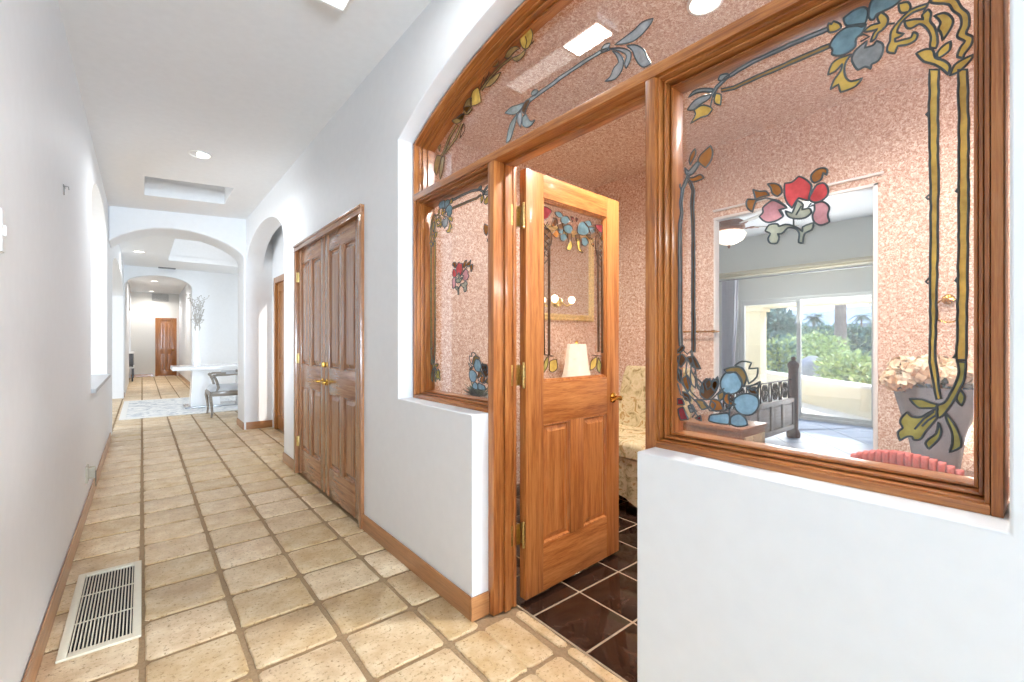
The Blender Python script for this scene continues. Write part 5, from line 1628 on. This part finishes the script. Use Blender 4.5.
# recessed lights
def zc_at(px_, py_):
    q = pZ(px_, py_, 2.88)
    return q.x, q.y, zceil(q.x)
x, y, z = zc_at(199.5, 155)
can_light('hall_downlight', x, y, z, .075, 'round recessed light in the hall ceiling before the skylight', None, 40, (.90, .95, 1), 2.9, 6)
q = pZ(139, 251.5, 2.93); can_light('foyer_downlight', q.x, q.y, 2.93, .075, 'recessed light in the foyer ceiling beyond the first arch', None, 30, (1, .96, .9), 2.9, 5)
q = pZ(154.5, 281, 2.95); can_light('far_hall_downlight', q.x, q.y, 2.95, .075, 'nearer recessed light of the far hall beyond the second arch', None, 90, (1, .96, .92), 2.9, 5)
q = pZ(151.5, 291.2, 2.95); can_light('far_hall_downlight', q.x, q.y, 2.95, .075, 'farther recessed light of the far hall above the end door', None, 70, (1, .96, .92), 2.9, 5)
# square ceiling light at the top edge
cz = zceil(.7)
cl = thing('ceiling_light', 'rectangular flush ceiling light at the top edge of the hall ceiling', 'ceiling light', (.71, 1.9, cz))
m = MB()
m.box(.62, .64, 1.50, 2.29, cz - .03, cz + .03, .003); m.box(.775, .795, 1.50, 2.29, cz - .03, cz + .03, .003); m.box(.64, .775, 1.50, 1.52, cz - .03, cz + .03, .003); m.box(.64, .775, 2.27, 2.29, cz - .03, cz + .03, .003)
m.box(.64, .775, 1.765, 1.785, cz - .028, cz + .02, .002)
m.build('frame', [WHITE], cl)
MB().box(.64, .775, 1.52, 1.765, cz - .024, cz - .012).build('lamp_panel', [emis('ceiling_lamp', 'FFFBF4', 3.6)], cl)
MB().box(.64, .775, 1.785, 2.27, cz - .024, cz - .012).build('diffuser', [emis('ceiling_diffuser', 'FFFBF4', .9)], cl)

l = bpy.data.lights.new('ceiling_light_tube', 'AREA'); l.shape = 'RECTANGLE'; l.size, l.size_y = .12, .24; l.energy = 2; l.color = (.93, .97, 1)
o = bpy.data.objects.new('tube', l); COL.objects.link(o); o.parent = cl; o.location = (0, -.26, -.035)
# slot diffuser in the foyer ceiling and return grille over the far arch
q0, q1 = pZ(158.3, 267.5, 2.925), pZ(175.5, 269.2, 2.925)
m = MB()
m.box(q0.x, q1.x, q0.y - .09, q0.y + .09, 2.920, 2.931, .003)
tag(m.build('air_diffuser', [plain('grey_slot', '77797C', rough=.5)]), 'thin grey slot diffuser in the foyer ceiling before the second arch', 'air vent')
a, b = pY(152, 301, 20.28), pY(168.5, 294.5, 20.28)
ag = thing('return_grille', 'wide grey return air grille above the far wooden door', 'air vent', ((a.x + b.x) / 2, 20.3, a.z))
m = MB(); m.box(a.x, b.x, 20.275, 20.30, a.z, a.z + .02, .003); m.box(a.x, b.x, 20.275, 20.3, b.z - .02, b.z, .003); m.box(a.x, a.x + .02, 20.275, 20.3, a.z + .02, b.z - .02, .003); m.box(b.x - .02, b.x, 20.275, 20.3, a.z + .02, b.z - .02, .003)
m.build('frame', [plain('grille_grey', 'B4B2B0', rough=.5)], ag)
m = MB()
z = a.z + .03
while z < b.z - .03: m.box(a.x + .02, b.x - .02, 20.284, 20.298, z, z + .008); z += .022
m.build('slats', [plain('grille_slats', '9C9A98', rough=.6)], ag, smooth=False)

# far hall left: mirror over a dark console
MB_ = MB()
wc = thing('far_console', 'dark console in the side opening at the end of the far hall', 'console', (-.41, 19.1, 0))
MB().box(-.62, -.20, 18.2, 20.05, .86, .90, .004).build('tabletop', [WHITE], wc)
MB().box(-.60, -.215, 18.25, 20.0, .48, .86, .004).build('drawer_case', [plain('charcoal_wood', '4A4A4E', rough=.4)], wc)
MB().box(-.62, -.20, 18.2, 20.05, .40, .45, .004).build('shelf', [WHITE], wc)
for y in (18.22, 19.98):
    for x in (-.61, -.25): MB().box(x, x + .04, y, y + .04, 0, .48, .003).build('leg', [plain('console_leg', '3E3E42', rough=.4)], wc)

# rug
rg0, rg1 = pZ(112, 421), pZ(237, 410.6)
ru = thing('rug', 'pale distressed grey and ivory rug under the white table in the foyer', 'rug', (1.1, 10.7, 0))
MB().box(XL + .03, 2.55, 9.28, 12.1, .001, .010, .003).build('pile', [RUGM], ru)
m = MB()
for a_, b_, c_, d_2 in ((XL + .03, 2.55, 9.28, 9.36), (XL + .03, 2.55, 12.02, 12.1), (XL + .03, XL + .11, 9.36, 12.02), (2.47, 2.55, 9.36, 12.02)): m.box(a_, b_, c_, d_2, .009, .0125, .002)
m.build('border', [plain('ivory_border', 'E6E4DF', rough=.95, vary=.04)], ru)

# white pedestal table
tq = pD(170.5, 366, 8.50)
tbl = thing('pedestal_table', 'glossy white table with a slab pedestal standing on the foyer rug', 'table', (1.2, 10.35, 0.0125))
tx0 = tq.x
MB().box(tx0, 2.35, 9.92, 10.75, .705, .77, .012).build('tabletop', [GLOSSW], tbl)
bq0, bq1 = pZ(192, 405), pZ(208.5, 405)
m = MB()
def ped(z, k): return [(.72 - k, 10.12 - k * .3, z), (1.12 + k, 10.12 - k * .3, z), (1.12 + k, 10.5, z), (.72 - k, 10.5, z)]
m.loft([ped(.03, .03), ped(.40, .015), ped(.705, .0)])
m.build('pedestal', [GLOSSW], tbl, bevel=.008)
MB().box(.60, 1.75, 10.02, 10.62, .0125, .032, .004).build('base_plate', [plain('brushed_steel', 'B4B7BA', rough=.25, metal=.8)], tbl)
MB().box(1.45, 1.78, 10.12, 10.5, .03, .705, .006).build('pedestal', [GLOSSW], tbl)

# vase and branches
vq = pD(194.5, 366, 8.35)
VXc, VYc = .80, 10.22
m = MB()
dv_ = VXc * sin(YAW) + VYc * cos(YAW)
vz1 = EYE + (HZ - 326) / FPX * dv_
m.lathe([(.045, 0), (.055, .015), (.06, .10), (.05, .24), (.03, .40), (.025, vz1 - .77 - .02), (.031, vz1 - .77), (.024, vz1 - .775), (.018, .42), (.001, .3)], (VXc, VYc, .77), 28, cap=False)
tag(m.build('tall_vase', [GLOSSW]), 'tall slim white bottle vase on the white pedestal table', 'vase')
SILV = plain('silver_branch', 'B4B0AA', rough=.4, metal=.3, vary=.15)
rr = random.Random(21)
for k in range(6):
    m = MB()
    a = 2 * pi * k / 6
    base_ = Vector((VXc + .012 * cos(a), VYc + .012 * sin(a), vz1 - .12))
    pts = [base_]
    for j in range(1, 8):
        f_ = j / 7
        pts.append(Vector((VXc + (.012 + .08 * f_ ** .9) * cos(a) + .02 * sin(j * 2.1 + k), VYc + (.012 + .08 * f_) * sin(a) + .02 * cos(j * 1.7 + k), vz1 - .12 + .62 * f_ * (1 - .05 * (k % 3)))))
    m.tube(pts, .0085, 6, r1=.004)
    for j in range(2, 8):
        for s_ in (-1, 1):
            t = rr.uniform(0, 2 * pi); d = Vector((cos(t), sin(t), .5)).normalized()
            m.tube([pts[j], pts[j] + d * .05, pts[j] + d * .08 + Vector((0, 0, .04))], .005, 5, r1=.002)
            m.ball(pts[j] + d * .08 + Vector((0, 0, .04)), .011, sub=1)
    tag(m.build('branch', [SILV]), 'silvery twig standing in the tall white vase', 'branch', 'silvery twigs in the tall vase')

# french armchair
cx, cy = .86, 8.66
ac = thing('armchair', 'french style armchair with weathered grey wood arms beside the foyer rug', 'chair', (cx + .3, cy + .28, 0))
AW = wood('weathered_wood', ('6E665E', '8E867C', 'A69E94'), 'X', rough=.6)
AW2 = AW
FAB = plain('grey_seat_linen', 'C9CCD0', rough=.95, vary=.05, bscale=70)
W_, D_ = .60, .58
def at_(x, y, z): return (cx + x, cy + y, z)
for y in (0, W_):
    m = MB().tube([at_(0, y, 0), at_(.012, y, .08), at_(.004, y, .2), at_(-.012, y, .33), at_(.0, y, .40)], .013, 10, r1=.03)
    m.build('leg', [AW], ac)
    m = MB().tube([at_(D_ + .10, y, 0), at_(D_ + .03, y, .2), at_(D_, y, .42)], .015, 10, r1=.026); m.build('leg', [AW], ac)
    m = MB().tube([at_(.06, y, .40), at_(.10, y, .48), at_(.075, y, .58), at_(.05, y, .64), at_(.03, y, .665), at_(.08, y, .685), at_(.22, y, .685), at_(.38, y, .70), at_(D_ + .02, y, .735)], .02, 10)
    m.ball(at_(.035, y, .668), .028); m.build('arm', [AW], ac)
    MB().box(cx + .2, cx + .42, cy + y - .022, cy + y + .022, .69, .725, .014).build('arm_pad', [FAB], ac)
m = MB(); m.box(cx, cx + D_, cy - .02, cy + .03, .34, .42, .01); m.box(cx, cx + D_, cy + W_ - .03, cy + W_ + .02, .34, .42, .01); m.box(cx - .02, cx + .03, cy, cy + W_, .34, .42, .01); m.box(cx + D_ - .03, cx + D_ + .02, cy, cy + W_, .34, .42, .01)
m.build('seat_rail', [AW], ac)
m = MB(); m.loft([[at_(-.0, .0, .40), at_(D_, .0, .40), at_(D_, W_, .40), at_(0, W_, .40)], [at_(-.02, -.02, .44), at_(D_, -.02, .44), at_(D_, W_ + .02, .44), at_(-.02, W_ + .02, .44)], [at_(.03, .03, .49), at_(D_ - .02, .03, .49), at_(D_ - .02, W_ - .03, .49), at_(.03, W_ - .03, .49)], [at_(.15, .15, .505), at_(D_ - .15, .15, .505), at_(D_ - .15, W_ - .15, .505), at_(.15, W_ - .15, .505)]])
m.build('seat', [FAB], ac, bevel=.015)
m = MB()
def back(z, x, k): return [at_(x, .02 + k, z), at_(x + .07, .02 + k, z), at_(x + .07, W_ - .02 - k, z), at_(x, W_ - .02 - k, z)]
m.loft([back(.50, D_ - .04, 0), back(.75, D_, -.01), back(.95, D_ + .05, .02), back(1.02, D_ + .07, .10)])
m.build('backrest', [FAB], ac, bevel=.015)
m = MB().tube([at_(D_, -.005, .42), at_(D_ + .03, -.01, .75), at_(D_ + .085, .02, .95), at_(D_ + .11, .12, 1.035), at_(D_ + .115, W_ / 2, 1.06), at_(D_ + .11, W_ - .12, 1.035), at_(D_ + .085, W_ - .02, .95), at_(D_ + .03, W_ + .01, .75), at_(D_, W_ + .005, .42)], .02, 10)
m.build('back_frame', [AW], ac)
